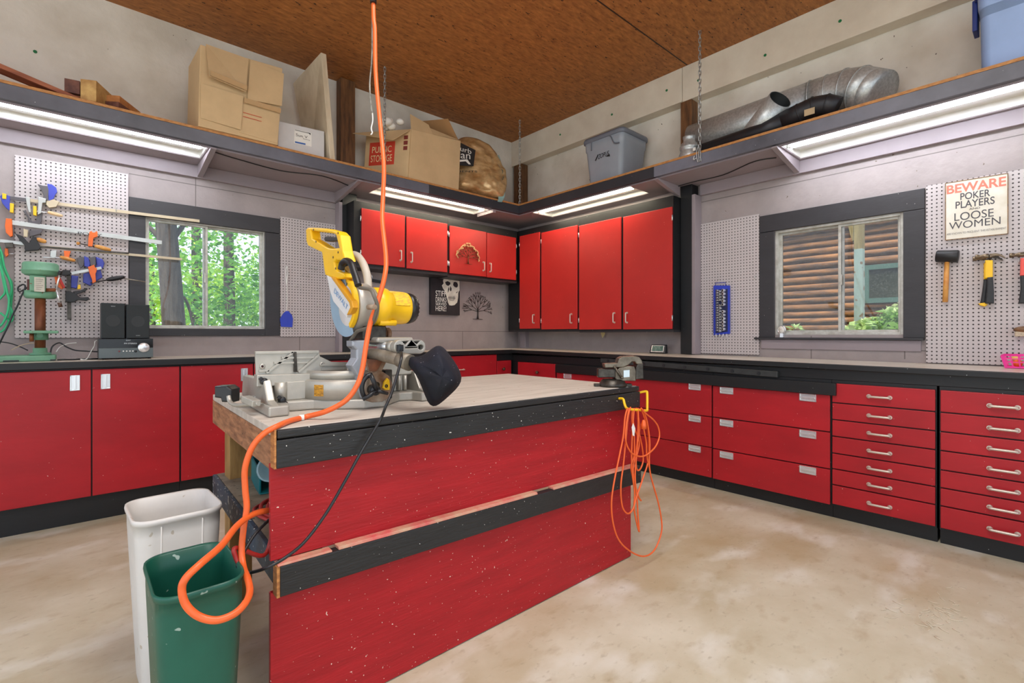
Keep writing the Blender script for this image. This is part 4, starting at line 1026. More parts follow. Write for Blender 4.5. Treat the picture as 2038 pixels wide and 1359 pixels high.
# D-handle with trigger
XH = XB - .018
outer = sx_([(618, 458), (622, 454), (640, 454.5), (660, 456), (681, 461.5), (688, 469), (693, 500), (699, 520), (690, 520), (679, 518), (675.5, 523), (677, 533), (682, 540), (695, 545), (698, 552), (690, 556), (679, 556), (657, 548), (655, 538), (651.5, 512), (650, 503), (636, 497), (622, 490), (619, 482)], XH)
hole = sx_([(628, 460), (651, 463), (674, 466), (679, 470), (685, 494), (673, 495.5), (662, 494), (653, 489), (641, 481), (630, 475)], XH)
plate3(MB(), [outer, hole], (1, 0, 0), .042, .006).build('main_handle', yellow_p, saw)
plate3(MB(), [sx_([(652, 471), (662, 471), (677, 473), (679, 479), (668, 481), (654, 481), (650, 477)], XH)], (1, 0, 0), .024, .003).build('trigger', plastic_b, saw)
for x, y in ((624, 457), (673, 463.5), (629, 481), (673, 502), (663, 512), (668, 534)):
    p = pX(x, y, XH - .0215); MB().lathe(p, (-1, 0, 0), [(.0045, 0), (.0045, .0008), (0, .0009)], 12).build('screw', knob_m, saw)
MB().tube(catmull(sx_([(679, 536), (682, 524), (690, 519), (699, 525), (705, 542), (710, 557), (713, 568)], XB - .035), 6), .0125, n=12).build('carry_handle', rubber, saw)
bei = mat('beige_grip', (206, 198, 184), .45, var=.05)
MB().tube(catmull(sx_([(694, 513), (702, 507), (712, 510), (722, 523), (729, 542), (732, 560), (732, 580)], XB + .06), 6), .015, n=12).build('lift_handle', bei, saw)
MB().lathe(pX(697, 512, XB + .042), (-1, 0, 0), [(0, 0), (.016, 0), (.017, -.02), (0, -.02)], 18).build('handle_cap', cast, saw)
arm_pts = sx_([(664, 553), (690, 560), (706, 568), (716, 568), (700, 556), (684, 548)], XB + .0)
plate3(MB(), [arm_pts], (1, 0, 0), .03, .003).build('handle_arm', yellow_p, saw)
hose = mat('grey_hose', (104, 98, 88), .5, var=.1)
hp = sx_([(716, 573), (726, 574), (738, 577), (744, 588), (744, 606), (742, 622), (736, 640), (726, 652), (714, 656), (704, 660), (697, 670), (690, 680), (689, 688), (695, 690)], XB - .03)
hp = [p + V((.012, 0, 0)) if i > 3 else p for i, p in enumerate(hp)]
MB().tube(catmull(hp, 6), .0065, n=10).build('head_cord', hose, saw)
MB().cyl(pX(733, 611, XB - .035), pX(746, 611, XB - .03), .009, n=12).build('cord_clamp', tan_c, saw)
# black power cord hanging in front of the bench
P = [pY(797, 697, YE - .03), pD(799, 710, 1.69), pD(792, 740, 1.66), pD(780, 780, 1.63), pD(768, 808, 1.60), pY(757, 835, 1.488), pY(735, 872, 1.482), pY(714, 908, 1.478), pY(688, 955, 1.474), pY(650, 1020, 1.472), pY(608, 1076, 1.468), pY(570, 1108, 1.464), pY(532, 1129, 1.46), pD(500, 1139, 1.375), pD(482, 1137, 1.355), pD(473, 1127, 1.35), pD(477, 1117, 1.36), pD(490, 1090, 1.40), pD(510, 1060, 1.44), pD(540, 1030, 1.50)]
MB().tube(catmull(P, 8), .0048, n=8).build('power_cord', plastic_b, saw)

# ------------------------------------------------------------------ things on the overhead shelf
card = mat('corrugated_cardboard', (212, 181, 136), 0.75, var=0.06, scale=5, bump=0.04, bscale=60)
card_d = mat('cardboard_inside', (178, 132, 84), 0.8, var=0.08, scale=7)
tape = mat('clear_packing_tape', (198, 164, 120), 0.15, var=0.05, spec=0.8)
red_print = mat('red_carton_print', (206, 62, 38), 0.6, var=0.03)
SZ = ZS + .0015
def panel(mb, a, b, c, d, t=.006):
    """a sheet of cardboard a-b-c-d with thickness t"""
    a, b, c, d = [V(p) for p in (a, b, c, d)]; nn = (b - a).cross(d - a).normalized() * t
    return mb.hexa([a, b, c, d, a + nn, b + nn, c + nn, d + nn])
# big closed carton lying on its side at the shelf edge
bx = thing('cardboard_box', (.95, 4.3, SZ), 'large brown cardboard box with taped flaps on the left shelf beside the pale case', 'box', 'cardboard boxes on the shelf')
YF1 = 4.115
bl, br, tr, tl = V((.665, YF1, SZ)), V((1.20, YF1, SZ)), V((1.235, YF1 + .0, 3.315)), V((.676, YF1, 3.285))
dY = V((-.012, .40, 0))
MB().hexa([bl, br, br + dY, bl + dY, tl, tr, tr + dY, tl + dY]).build('body', card, bx, bevel=0.004)
def fl(u0, v0, u1, v1, lift0, lift1, skew=0):
    """a flap lying over the front face: fractions across and up the face, standing off lift0 (fold) to lift1 (free edge)"""
    def P(u, v, o): 
        p = (bl * (1 - u) + br * u) * (1 - v) + (tl * (1 - u) + tr * u) * v
        return p + V((0, -o, 0))
    return P
Pf = fl(0, 0, 1, 1, 0, 0)
mb = MB(); panel(mb, Pf(.06, 1.02, .006), Pf(.56, .99, .006), Pf(.53, .54, .045), Pf(.09, .60, .06), .005).build('top_flap', card, bx)
mb = MB(); panel(mb, Pf(.58, .98, .010), Pf(1.02, .93, .006), Pf(1.01, .50, .02), Pf(.56, .46, .03), .005).build('right_flap', card, bx)
mb = MB(); panel(mb, Pf(0.01, .52, .012), Pf(.51, .49, .020), Pf(.50, .07, .014), Pf(.02, .10, .006), .005).build('left_flap', card, bx)
mb = MB(); panel(mb, Pf(.50, .46, .008), Pf(1.0, .44, .006), Pf(.99, .02, .004), Pf(.49, .04, .004), .004).build('bottom_flap', card, bx)
mb = MB(); panel(mb, Pf(.52, .47, .034), Pf(1.0, .46, .026), Pf(1.0, .40, .026), Pf(.52, .41, .034), .0006)
panel(mb, Pf(.10, .66, .072), Pf(.54, .61, .055), Pf(.54, .55, .055), Pf(.10, .60, .072), .0006).build('tape', tape, bx)
mb = MB()
for v in (.30, .25): panel(mb, Pf(.52, v, .0125), Pf(.76, v - .005, .0125), Pf(.76, v - .011, .0125), Pf(.52, v - .006, .0125), .0005)
mb.build('red_rule', red_print, bx)
# pale case with a label
cs = thing('storage_case', (1.43, 4.3, SZ), 'pale grey case with white label between the big carton and leaning board', 'case')
YC = 4.20
MB().hexa([(1.225, YC, SZ), (1.60, YC, SZ), (1.60, YC + .22, SZ), (1.225, YC + .22, SZ), (1.225, YC, 2.925), (1.60, YC, 2.942), (1.60, YC + .22, 2.942), (1.225, YC + .22, 2.925)]).build('body', mat('pale_grey_case', (214, 212, 210), .5, var=.05), cs, bevel=0.006)
lq = [pY(x, y, YC) for x, y in ((586, 257), (620, 265), (620, 292), (585, 285))]
MB().prism(lq, (0, -.002, 0)).build('label', paper, cs)
mb = MB(); mb.prism([pY(x, y, YC - .0022) for x, y in ((587, 281), (608, 285.5), (608, 288.5), (587, 284))], (0, -.0008, 0)); mb.build('blue_bar', mat('blue_print', (58, 104, 178), .5, var=.03), cs)
mb = MB(); mb.prism([pY(x, y, YC - .0022) for x, y in ((587, 258), (618, 265.5), (618, 266.5), (587, 259))], (0, -.0008, 0))
mb.prism([pY(x, y, YC - .0022) for x, y in ((613, 264), (618, 265), (618, 269), (616, 267))], (0, -.0008, 0))
text_mb(mb, 'Sun V', pY(589, 270.5, YC - .0025), pY(612, 276, YC - .0025) - pY(589, 270.5, YC - .0025), V((0, 0, .022)), .0005)
text_mb(mb, 'Sunny', pY(603, 277.5, YC - .0025), pY(617, 281, YC - .0025) - pY(603, 277.5, YC - .0025), V((0, 0, .012)), .0005)
mb.build('label_print', ink, cs, fix=False)
# leaning board
bd_m = mat('pale_board', (222, 208, 182), 0.6, rgb2=(196, 178, 148), scale=6, stretch=(3, 1, .5))
o = MB().hexa([(1.632, 4.16, SZ), (1.678, 4.16, SZ), (1.665, 4.62, SZ), (1.625, 4.62, SZ), (1.555, 4.16, 3.585), (1.60, 4.16, 3.585), (1.520, 4.62, 3.47), (1.475, 4.62, 3.47)]).build('board', bd_m, bevel=0.003)
tag(o, 'pale wooden board standing on edge on the shelf beside the brown post', 'board')
# second carton, open, with red square
b2 = thing('cardboard_box', (2.7, 4.35, SZ), 'open cardboard box with red printed square on the shelf above the short wall cabinets', 'box', 'cardboard boxes on the shelf')
Y2 = 4.155
q0, q1, q2, q3 = pY(812, 347, Y2), pY(912, 372, Y2), pY(916, 281, Y2), pY(818, 258, Y2)
q0.z = q1.z = SZ
dd_ = V((-.28, .36, 0))
mb = MB()
panel(mb, q0, q1, q2, q3, .006); panel(mb, q0 + dd_, q1 + dd_, q2 + dd_, q3 + dd_, .006)
panel(mb, q0, q3, q3 + dd_, q0 + dd_, .006); panel(mb, q1, q2, q2 + dd_, q1 + dd_, .006)
panel(mb, q0, q1, q1 + dd_, q0 + dd_, .006)
mb.build('body', card, b2)
up_ = V((0, 0, 1))
mb = MB(); panel(mb, q3 + V((.0, 0, 0)), q3 + (q2 - q3) * .42, q3 + (q2 - q3) * .40 + V((-.02, .03, .10)), q3 + V((0, .02, .155)), .005)
panel(mb, q3 + (q2 - q3) * .42, q2, q2 + V((0, .03, .02)), q3 + (q2 - q3) * .42 + V((-.02, .03, .07)), .005); mb.build('front_flap', card, b2)
mb = MB(); panel(mb, q3, q3 + dd_, q3 + dd_ + V((-.16, -.04, -.06)), q3 + V((-.20, -.02, -.16)), .005); mb.build('left_flap', card, b2)
mb = MB(); panel(mb, q2 + V((0, .02, 0)), q2 + dd_, q2 + dd_ + V((-.06, 0, .22)), q2 + V((-.14, .02, .20)), .005); mb.build('right_flap', card_d, b2)
# red square and lettering on the left side
n_l = (q3 - q0).cross(dd_).normalized()
if n_l.x > 0: n_l = -n_l
side = lambda u, v, o=.0: q0 * (1 - u) + (q0 + dd_) * u + (q3 - q0) * v + n_l * o
MB().prism([side(.33, .30, .007), side(.90, .30, .007), side(.90, .78, .007), side(.33, .78, .007)], n_l * .001).build('printed_square', red_print, b2)
mb = MB(); text_mb(mb, 'PUBLIC', side(.84, .56, .0085), side(.40, .56) - side(.84, .56), (q3 - q0) * .13, .0004); text_mb(mb, 'STORAGE', side(.86, .37, .0085), side(.38, .37) - side(.86, .37), (q3 - q0) * .14, .0004)
mb.build('printed_name', mat('cream_print', (236, 214, 160), .6, var=.02), b2, fix=False)
mb = MB()
for i in range(3): mb.prism([side(.05, .58 + i * .11, .007), side(.14, .58 + i * .11, .007), side(.14, .66 + i * .11, .007), side(.05, .66 + i * .11, .007)], n_l * .0008)
mb.build('printed_marks', mat('maroon_print', (128, 50, 40), .6, var=.02), b2)
pe = q0 + (q2 - q0) * .62 + (q3 - q1) * .20
mb = MB(); P3 = lambda u, v, o: (q0 * (1 - u) + q1 * u) * (1 - v) + (q3 * (1 - u) + q2 * u) * v + V((0, -o, 0))
panel(mb, P3(.44, .72, .001), P3(.64, .72, .001), P3(.64, .98, .001), P3(.44, .98, .001), -.001); panel(mb, P3(.24, .03, .001), P3(.62, .03, .001), P3(.62, .13, .001), P3(.24, .13, .001), -.001); mb.build('tape', tape, b2)
mbp = MB()
cpp = q3 + dd_ * .35 + V((-.05, 0, .03))
for k in range(7):
    mbp.sphere(cpp + V((rnd.uniform(-.09, .07), rnd.uniform(-.07, .07), rnd.uniform(-.01, .05))), rnd.uniform(.035, .06), 8, 6, (1, 1, .7))
o = mbp.build('packing_paper', paper); tag(o, 'crumpled white packing paper poking out of the open carton', 'paper')
# gold plastic sack
gold = mat('gold_plastic_film', (236, 204, 152), 0.28, metal=0.4, rgb2=(176, 132, 80), scale=7, stretch=(1, 1, 2.2), bump=.35, bscale=14)
sk = thing('soil_bag', (3.33, 4.33, SZ), 'bulging gold plastic garden soil sack on the shelf corner next to the open carton', 'bag')
so = [(905, 285), (912, 276), (925, 271), (945, 275), (965, 285), (980, 300), (992, 322), (1002, 340), (1006, 362), (1004, 385), (1000, 398), (985, 402), (968, 393), (935, 384), (908, 374), (900, 340)]
yy = [4.36, 4.36, 4.34, 4.32, 4.30, 4.28, 4.26, 4.24, 4.22, 4.17, 4.14, 4.13, 4.16, 4.19, 4.22, 4.30]
mid = [pY(x, y, Y_ + .04) for (x, y), Y_ in zip(so, yy)]
mid = [V((p.x, p.y, max(p.z, SZ + .012))) for p in mid]
cc_ = sum((p for p in mid), V()) / len(mid)
from mathutils import noise as mn
fine = catmull(mid, 4, closed=True)
RG = []
def bagring(k, off, wr):
    P = []
    for p in fine:
        q = cc_ + (p - cc_) * k
        rn = 1 - abs(mn.noise(V((q.x * 5.5 + q.z * 3, 3.1, q.z * 9 - q.x * 4)))) * 2
        rn2 = 1 - abs(mn.noise(V((q.x * 13 - q.z * 6, 7.7, q.z * 16)))) * 2
        q = V((q.x, q.y + off - wr * (.026 * rn + .012 * rn2), q.z))
        P.append(V((q.x, q.y, max(q.z, SZ + .006))))
    return P
for k, off in ((.3, .20), (.75, .18), (.97, .10)): RG.append(bagring(k, off, 0))
for m_ in range(13):
    k = 1.0 - m_ / 13.0 * .94
    RG.append(bagring(k, -.10 * math.sqrt(max(0, 1 - k * k)) ** .8, min(1, m_ / 2.0)))
MB().loft(RG).build('sack', gold, sk, subsurf=1)
yb = cc_.y - .118
lab_b = [pY(x, y, yb) for x, y in ((914, 283), (946, 299), (942, 331), (914, 329))]
MB().prism(lab_b, (0, -.004, 0)).build('printed_panel', ink, sk)
mb = MB(); pt = lambda x, y: pY(x, y, yb - .0045)
text_mb(mb, 'urb', pt(916, 300), pt(938, 307) - pt(916, 300), V((0, 0, .05)), .0005); text_mb(mb, 'an', pt(917, 315), pt(936, 317) - pt(917, 315), V((0, 0, .05)), .0005)
mb.prism([pt(915, 318), pt(930, 317), pt(937, 327), pt(933, 327), pt(927, 321), pt(915, 322)], (0, -.001, 0)); mb.build('panel_lettering', paper, sk, fix=False)
mb = MB(); text_mb(mb, 'IENTS', pt(916, 343), pt(950, 343) - pt(916, 343), V((0, 0, .02)), .0005); mb.build('bag_lettering', ink, sk, fix=False)
tealf = mat('pale_teal_film', (160, 200, 198), .35, var=.1, bump=.3, bscale=20)
st_ = [[pY(x, y, Y_) for (x, y), Y_ in zip(r, (4.27, 4.24, 4.21, 4.16, 4.13, 4.10))] for r in ([(986, 312), (988, 335), (990, 355), (992, 375), (992, 395), (990, 401)], [(993, 308), (1000, 330), (1006, 352), (1007, 372), (1004, 392), (999, 402)])]
mb = MB()
for i in range(5): panel(mb, st_[0][i], st_[1][i], st_[1][i + 1], st_[0][i + 1], .003)
mb.build('side_strip', tealf, sk)
mb = MB()
for a, b_ in (((996, 335), (1000, 345)), ((998, 347), (1000, 358)), ((997, 360), (999, 372)), ((996, 374), (998, 383))): mb.tube([pY(a[0], a[1], 4.19), pY((a[0] + b_[0]) / 2 + 3, (a[1] + b_[1]) / 2, 4.175), pY(b_[0], b_[1], 4.16)], .003, n=6)
mb.build('script_print', mat('dark_teal_print', (36, 92, 98), .5, var=0), sk)
# lumber on the left shelf
lum = [mat('dark_cut_lumber', (132, 84, 66), .65, rgb2=(84, 50, 44), scale=14, bump=.15), mat('yellow_cut_lumber', (206, 168, 104), .65, rgb2=(164, 120, 66), scale=12, bump=.15), mat('orange_cut_lumber', (204, 142, 84), .65, rgb2=(160, 96, 50), scale=12, bump=.15)]
def block(c, sx, sy, sz, rz, m, label):
    o = MB().obox((c[0], c[1], c[2] + sz / 2), sx, sy, sz, rz).build('lumber_offcut', m, bevel=0.002)
    tag(o, label, 'lumber', 'lumber offcuts on the left shelf')
block((.015, 4.30, SZ + .04), .075, .24, .085, -.2, lum[0], 'dark square lumber offcut, leftmost of the blocks on the left shelf')
block((.125, 4.26, SZ), .085, .26, .135, -.45, lum[1], 'yellowish lumber offcut in the middle of the three shelf blocks')
block((.255, 4.33, SZ + .055), .09, .25, .05, -.55, lum[2], 'flat lumber offcut on top, rightmost of the shelf blocks')
block((.015, 4.31, SZ), .12, .2, .04, -.2, lum[2], 'low lumber offcut lying under the dark block on the left shelf')
block((.265, 4.33, SZ), .10, .30, .055, -.6, lum[0], 'reddish lumber offcut lying under the flat block on the left shelf')
pl_ = mat('reddish_plank', (176, 106, 72), .65, rgb2=(126, 66, 46), scale=5, stretch=(.6, 6, 6), bump=.1)
o = MB().hexa([(-1.2, 4.17, 2.99), (.02, 4.19, SZ), (.02, 4.29, SZ), (-1.2, 4.28, 2.99), (-1.2, 4.17, 3.02), (.03, 4.19, SZ + .025), (.03, 4.29, SZ + .025), (-1.2, 4.28, 3.02)]).build('plank', pl_, bevel=0.002)
tag(o, 'reddish plank sloping down along the far left of the shelf', 'lumber')
o = MB().hexa([(-.9, 4.33, SZ), (.62, 4.48, SZ), (.62, 4.58, SZ), (-.9, 4.43, SZ), (-.9, 4.33, SZ + .04), (.62, 4.48, SZ + .035), (.62, 4.58, SZ + .035), (-.9, 4.43, SZ + .04)]).build('plank', pl_, bevel=0.002)
tag(o, 'reddish plank lying flat on the left shelf behind the wooden blocks', 'lumber')
# grey tote
def tote(name, x0, x1, y0, y1, z0, h, taper, m, rim_m, label, face_text):
    t = thing('storage_tote', ((x0 + x1) / 2, (y0 + y1) / 2, z0), label, 'tote')
    cx, cy, sx, sy = (x0 + x1) / 2, (y0 + y1) / 2, x1 - x0, y1 - y0
    def rg(k, z, r=.045, n=5):
        P = []
        for qx, qy, a0 in ((1, 1, 0), (-1, 1, 90), (-1, -1, 180), (1, -1, 270)):
            for i in range(n + 1):
                g = math.radians(a0 + 90 * i / n)
                P.append(V((cx + qx * (sx * k / 2 - r) + r * math.cos(g), cy + qy * (sy * k / 2 - r) + r * math.sin(g), z0 + z)))
        return P
    MB().loft([rg(taper - .02, 0), rg(taper, .012), rg(.955, h * .72), rg(.985, h * .735), rg(1.0, h * .93), rg(.98, h * .94), rg(taper - .03, .02)]).build('body', m, t)
    MB().loft([rg(1.0, h * .90, .05), rg(1.06, h * .905, .055), rg(1.07, h * .96, .055), rg(1.03, h, .05), rg(.96, h, .045), rg(.96, h * .91, .045)], False, False).build('rim', rim_m, t)
    return t
tg = tote('tote', 3.835, 4.26, 2.735, 3.205, SZ, .46, .84, mat('grey_tote_plastic', (150, 158, 168), .42, var=.04), mat('grey_tote_rim', (112, 118, 130), .42, var=.04), 'grey plastic storage tote on the right shelf near the corner', 1)
FX = 3.852
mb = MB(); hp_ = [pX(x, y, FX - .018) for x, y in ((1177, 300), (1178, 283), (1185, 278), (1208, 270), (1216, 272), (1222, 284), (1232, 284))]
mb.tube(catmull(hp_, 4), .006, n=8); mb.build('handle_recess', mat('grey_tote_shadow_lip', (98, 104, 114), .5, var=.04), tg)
mb = MB(); text_mb(mb, 'ZOPUS', pX(1190, 317, FX - .006), pX(1211, 309, FX - .006) - pX(1190, 317, FX - .006), V((0, -.01, .045)), .002)
mb.prism([pX(x, y, FX - .005) for x, y in ((1184, 320), (1190, 307), (1191, 309), (1186, 320))], (-.002, 0, 0)); mb.prism([pX(x, y, FX - .005) for x, y in ((1206, 312), (1213, 306), (1214, 311))], (-.002, 0, 0))
mb.build('tote_lettering', ink, tg, fix=False)
blt = mat('pale_blue_tote', (150, 176, 222), .4, var=.04)
tb = tote('tote', 3.84, 4.26, -.16, .318, SZ, .50, .93, blt, mat('navy_tote_rim', (28, 56, 140), .4, var=.05), 'pale blue plastic tote with navy lid at the right end of the shelf', 0)
nav = MATS['navy_tote_rim']
MB().box((3.95, .322, SZ + .29), (4.06, .345, SZ + .47)).build('side_latch', nav, tb, bevel=0.004)
# ducts
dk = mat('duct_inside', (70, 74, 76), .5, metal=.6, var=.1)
d1 = thing('duct_pipe', (4.1, 1.6, SZ), 'long galvanized duct with segmented elbow lying along the right shelf wall', 'duct')
r1 = .15
MB().cyl((4.135, 2.19, SZ + .225), (4.135, 1.24, SZ + .25), r1, n=40).build('straight_pipe', zinc, d1)
ec = [V((4.135, 1.24, SZ + .25)), V((4.14, 1.13, SZ + .25)), V((4.13, 1.02, SZ + .245)), V((4.11, .93, SZ + .215)), V((4.085, .86, SZ + .17))]
MB().tube(ec, r1 * 1.02, n=40, rs=[r1 * 1.02] * 4 + [r1 * .98]).build('elbow', zinc, d1)
mb = MB()
for i in (0, 1, 2, 3):
    dv = (ec[i + 1] - ec[max(i - 1, 0)]).normalized(); mb.cyl(ec[i] - dv * .004, ec[i] + dv * .004, r1 * 1.05, n=40)
mb.build('seam_ring', zinc, d1)
MB().lathe(ec[4], (ec[4] - ec[3]), [(r1 * .98, 0), (r1 * .95, .07), (r1 * .6, .075), (0, .076)], 40).build('end_collar', zinc, d1)
d2 = thing('duct_pipe', (3.93, 1.5, SZ), 'galvanized duct with open mouth propped in front of the longer duct', 'duct')
oc_ = pX(1553, 197, 3.855); ax = V((.36, .68, -.40)).normalized()
ro = .085
MB().lathe(oc_, ax, [(ro - .003, .002), (ro, 0), (ro, .30), (ro * .8, .33)], 36).build('pipe', zinc, d2)
MB().lathe(oc_, ax, [(ro - .003, .002), (ro - .006, .26), (0, .27)], 36).build('bore', dk, d2)
blk = mat('black_stove_pipe', (50, 50, 54), .45, metal=.4, var=.1)
d3 = thing('stove_pipe', (3.9, 1.5, SZ), 'black stove pipe with an adjustable elbow at the shelf front edge', 'duct')
MB().tube([V((3.90, 2.0, SZ + .045)), V((3.90, 1.5, SZ + .055)), V((3.90, 1.36, SZ + .078))], .05, n=28, rs=[.045, .055, .068]).build('pipe', blk, d3)
e3 = [V((3.90, 1.36, SZ + .078)), V((3.90, 1.25, SZ + .10)), V((3.90, 1.16, SZ + .115)), V((3.905, 1.08, SZ + .105)), V((3.92, 1.02, SZ + .07))]
MB().tube(e3, .068, n=28).build('elbow', blk, d3)
mb = MB()
for i in (1, 2, 3):
    dv = (e3[i + 1] - e3[i - 1]).normalized(); mb.cyl(e3[i] - dv * .004, e3[i] + dv * .004, .071, n=28)
mb.build('seam_ring', blk, d3)
MB().box((3.833, 1.135, SZ + .04), (3.836, 1.20, SZ + .085)).build('paper_tag', mat('brown_tag', (190, 166, 130), .7, var=.1), d3)
cp = thing('vent_collar', (3.88, 2.09, SZ), 'small shiny stepped vent collar on the shelf edge beside the hanging chain', 'vent')
MB().lathe((3.90, 2.10, SZ), (0, 0, 1), [(.085, 0), (.088, .02), (.074, .055), (.072, .075), (.078, .08), (.078, .10), (.066, .105), (.066, .125), (.050, .14), (.048, .165), (.052, .17), (.052, .185), (0, .187)], 36).build('collar', zinc, cp)
stk = pX(1382, 297, 3.822); MB().box(stk + V((0, -.012, -.012)), stk + V((-.003, .012, .012))).build('sticker', paper, cp)
# hanging chains
chain_m = mat('zinc_chain', (196, 198, 196), .35, metal=.8, var=.1)
def chain(x, y, z0, z1, label, hook=False):
    c = thing('hanging_chain', (x, y, z0), label, 'chain', 'chains holding up the shelf')
    mb = MB(); L = .044; z = z0; i = 0
    while z < z1:
        rr, R = .0034, .0095
        P = []
        for k in range(12):
            a = 2 * math.pi * k / 12
            lx = R * math.cos(a); lz = (L / 2 - R) * (1 if math.sin(a) >= 0 else -1) + R * math.sin(a)
            u = V((1, 0, 0)) if i % 2 == 0 else V((0, 1, 0))
            u = V((.7, -.7, 0)) if i % 2 == 0 else V((.7, .7, 0))
            P.append(V((x, y, z + L / 2 + lz)) + u * lx)
        mb.tube(P, rr, n=5, closed=True); z += L - 2 * rr - .004; i += 1
    mb.build('links', chain_m, c)
    if hook:
        mh = MB()
        for k in range(3):
            P = [V((x - .004 - .003 * k, y + .012 * (k - 1), z0 + .09)), V((x - .012, y + .016 * (k - 1) + .006, z0 + .03)), V((x - .008, y + .014 * (k - 1), z0 - .035)), V((x - .002, y + .01 * (k - 1), z0 - .02))]
            mh.tube(catmull(P, 4), .003, n=6)
        mh.tube(catmull([V((x - .01, y + .02, z0)), V((x - .02, y + .045, z0 - .01)), V((x - .02, y + .035, z0 + .02))], 4), .004, n=6)
        mh.build('tied_end', chain_m, c)
    return c
chain(2.137, SY + .02, ZS, ZC, 'thin chain hanging from the ceiling beside the open carton')
chain(3.824, SY + .012, ZS, ZC, 'thin chain hanging at the inner corner of the shelf')
chain(3.79, 1.95, 2.64, ZC, 'chain hooked round the right shelf edge beside the shiny vent collar', True)

# ------------------------------------------------------------------ bar clamps on the left pegboard
D0 = .018     # face of the pegboard
def wa(pts, d): return [pA(x, y, d) for x, y in pts]
def plate_a(pts, d, th, m, name, par, bevel=.002, holes=()):
    return plate3(MB(), [wa(pts, d)] + [wa(h, d) for h in holes], (0, 1, 0), th, bevel).build(name, m, par)
bar_m = mat('steel_clamp_bar', (176, 170, 156), .4, metal=.6, rgb2=(132, 122, 106), scale=20)
alu_bar = mat('aluminium_clamp_bar', (188, 190, 186), .35, metal=.7, var=.06, scale=14)
tan_bar = mat('tan_wooden_strip', (206, 190, 160), .5, var=.06)
org_p = mat('orange_clamp_paint', (238, 108, 30), .4, var=.05)
navy_p = mat('navy_clamp_plastic', (54, 66, 168), .4, var=.06)
grip_w = mat('turned_wood_handle', (228, 172, 92), .45, rgb2=(200, 132, 60), scale=18)
grey_pl = mat('grey_clamp_plastic', (84, 80, 84), .4, var=.05)
GC = 'bar clamps on the left pegboard'
def handle_a(p, q, r, par, name='wood_handle', m=None, d=.06):
    a, b_ = pA(*p, d), pA(*q, d); dv = b_ - a; L = dv.length
    return MB().lathe(a, dv, [(0, 0), (r * .6, 0), (r * .75, L * .05), (r, L * .25), (r * 1.05, L * .6), (r * .8, L * .92), (r * .4, L), (0, L)], 14).build(name, m or grip_w, par)
def bar_a(p, q, h, par, m, d=.045, th=.010, name='bar'):
    return MB().bar(pA(*p, d), pA(*q, d), th, h, up=(0, 0, 1)).build(name, m, par, bevel=.001)
# 1: topmost, blue and yellow squeeze clamp
t = thing('bar_clamp', pA(60, 400, .045), 'topmost long squeeze clamp with blue and yellow jaw and purple trigger grip', 'clamp', GC)
bar_a((18, 394), (60, 399), .024, t, grey_pl)
bar_a((60, 399), (397, 440), .022, t, tan_bar, d=.040)
plate_a([(0, 392), (6, 386), (20, 391), (20, 420), (12, 414), (5, 405)], .045, .03, navy_p, 'fixed_jaw', t)
plate_a([(5, 385), (13, 387), (13, 397), (5, 396)], .05, .034, yellow_p, 'jaw_pad', t)
plate_a([(20, 405), (28, 406), (27, 424), (20, 423)], .045, .034, yellow_p, 'jaw_pad', t)
plate_a([(75, 367), (85, 370), (95, 371), (97, 380), (96, 400), (86, 397), (87, 388), (82, 378)], .05, .028, grey_pl, 'grip', t)
plate_a([(94, 366), (104, 368), (112, 374), (114, 383), (110, 388), (106, 397), (97, 400), (96, 380)], .05, .026, navy_p, 'trigger', t)
plate_a([(93, 399), (104, 396), (118, 402), (112, 412), (98, 414), (92, 408)], .045, .03, tan_bar, 'head', t)
# 2: silver and yellow f-clamp below it
t = thing('bar_clamp', pA(62, 420, .05), 'small silver clamp with yellow spindle and pale handle below the topmost clamp', 'clamp', GC)
plate_a([(51, 392), (60, 394), (62, 424), (58, 423), (54, 410)], .05, .022, alu_bar, 'fixed_jaw', t)
plate_a([(76, 392), (92, 396), (91, 404), (85, 404), (82, 425), (75, 428), (76, 408)], .055, .022, alu_bar, 'sliding_jaw', t)
plate_a([(66, 410), (73, 411), (73, 430), (66, 428)], .055, .02, yellow_p, 'spindle_nut', t, .003)
MB().cyl(pA(72, 420, .06), pA(98, 424, .06), .004, n=8).build('spindle', chrome, t)
handle_a((95, 422), (125, 430), .012, t, m=mat('pale_clamp_handle', (232, 212, 176), .4, rgb2=(220, 160, 90), scale=10))
# 3: grey spring-grip clamp
t = thing('bar_clamp', pA(65, 440, .05), 'grey trigger clamp hanging by its curved grips above the long aluminium clamp', 'clamp', GC)
plate_a([(45, 419), (52, 420), (60, 436), (65, 441), (71, 441), (75, 430), (73, 425), (79, 421), (85, 425), (83, 440), (80, 448), (56, 444), (56, 434)], .04, .026, grey_pl, 'grip', t)
# 4: long aluminium bar with orange jaws
t = thing('bar_clamp', pA(20, 450, .045), 'long aluminium bar clamp with bright orange end jaw and sliding jaw', 'clamp', GC)
bar_a((24, 443), (322, 483), .030, t, alu_bar, d=.045, th=.016)
plate_a([(12, 435), (24, 436), (26, 470), (21, 472), (12, 463), (10, 450)], .05, .03, org_p, 'end_jaw', t, .003)
plate_a([(178, 462), (182, 460), (184, 463), (189, 463), (192, 460), (194, 463), (194, 471), (186, 474), (184, 491), (175, 490), (176, 474)], .055, .03, org_p, 'sliding_jaw', t, .002)
MB().cyl(pA(154, 484, .06), pA(192, 491, .06), .004, n=8).build('spindle', steel_d, t)
MB().lathe(pA(152, 484, .06), V((1, 0, -.02)), [(0, 0), (.008, 0), (.012, .008), (.008, .018), (0, .02)], 12).build('swivel_pad', grip_w, t)
handle_a((188, 489), (221, 498), .014, t)
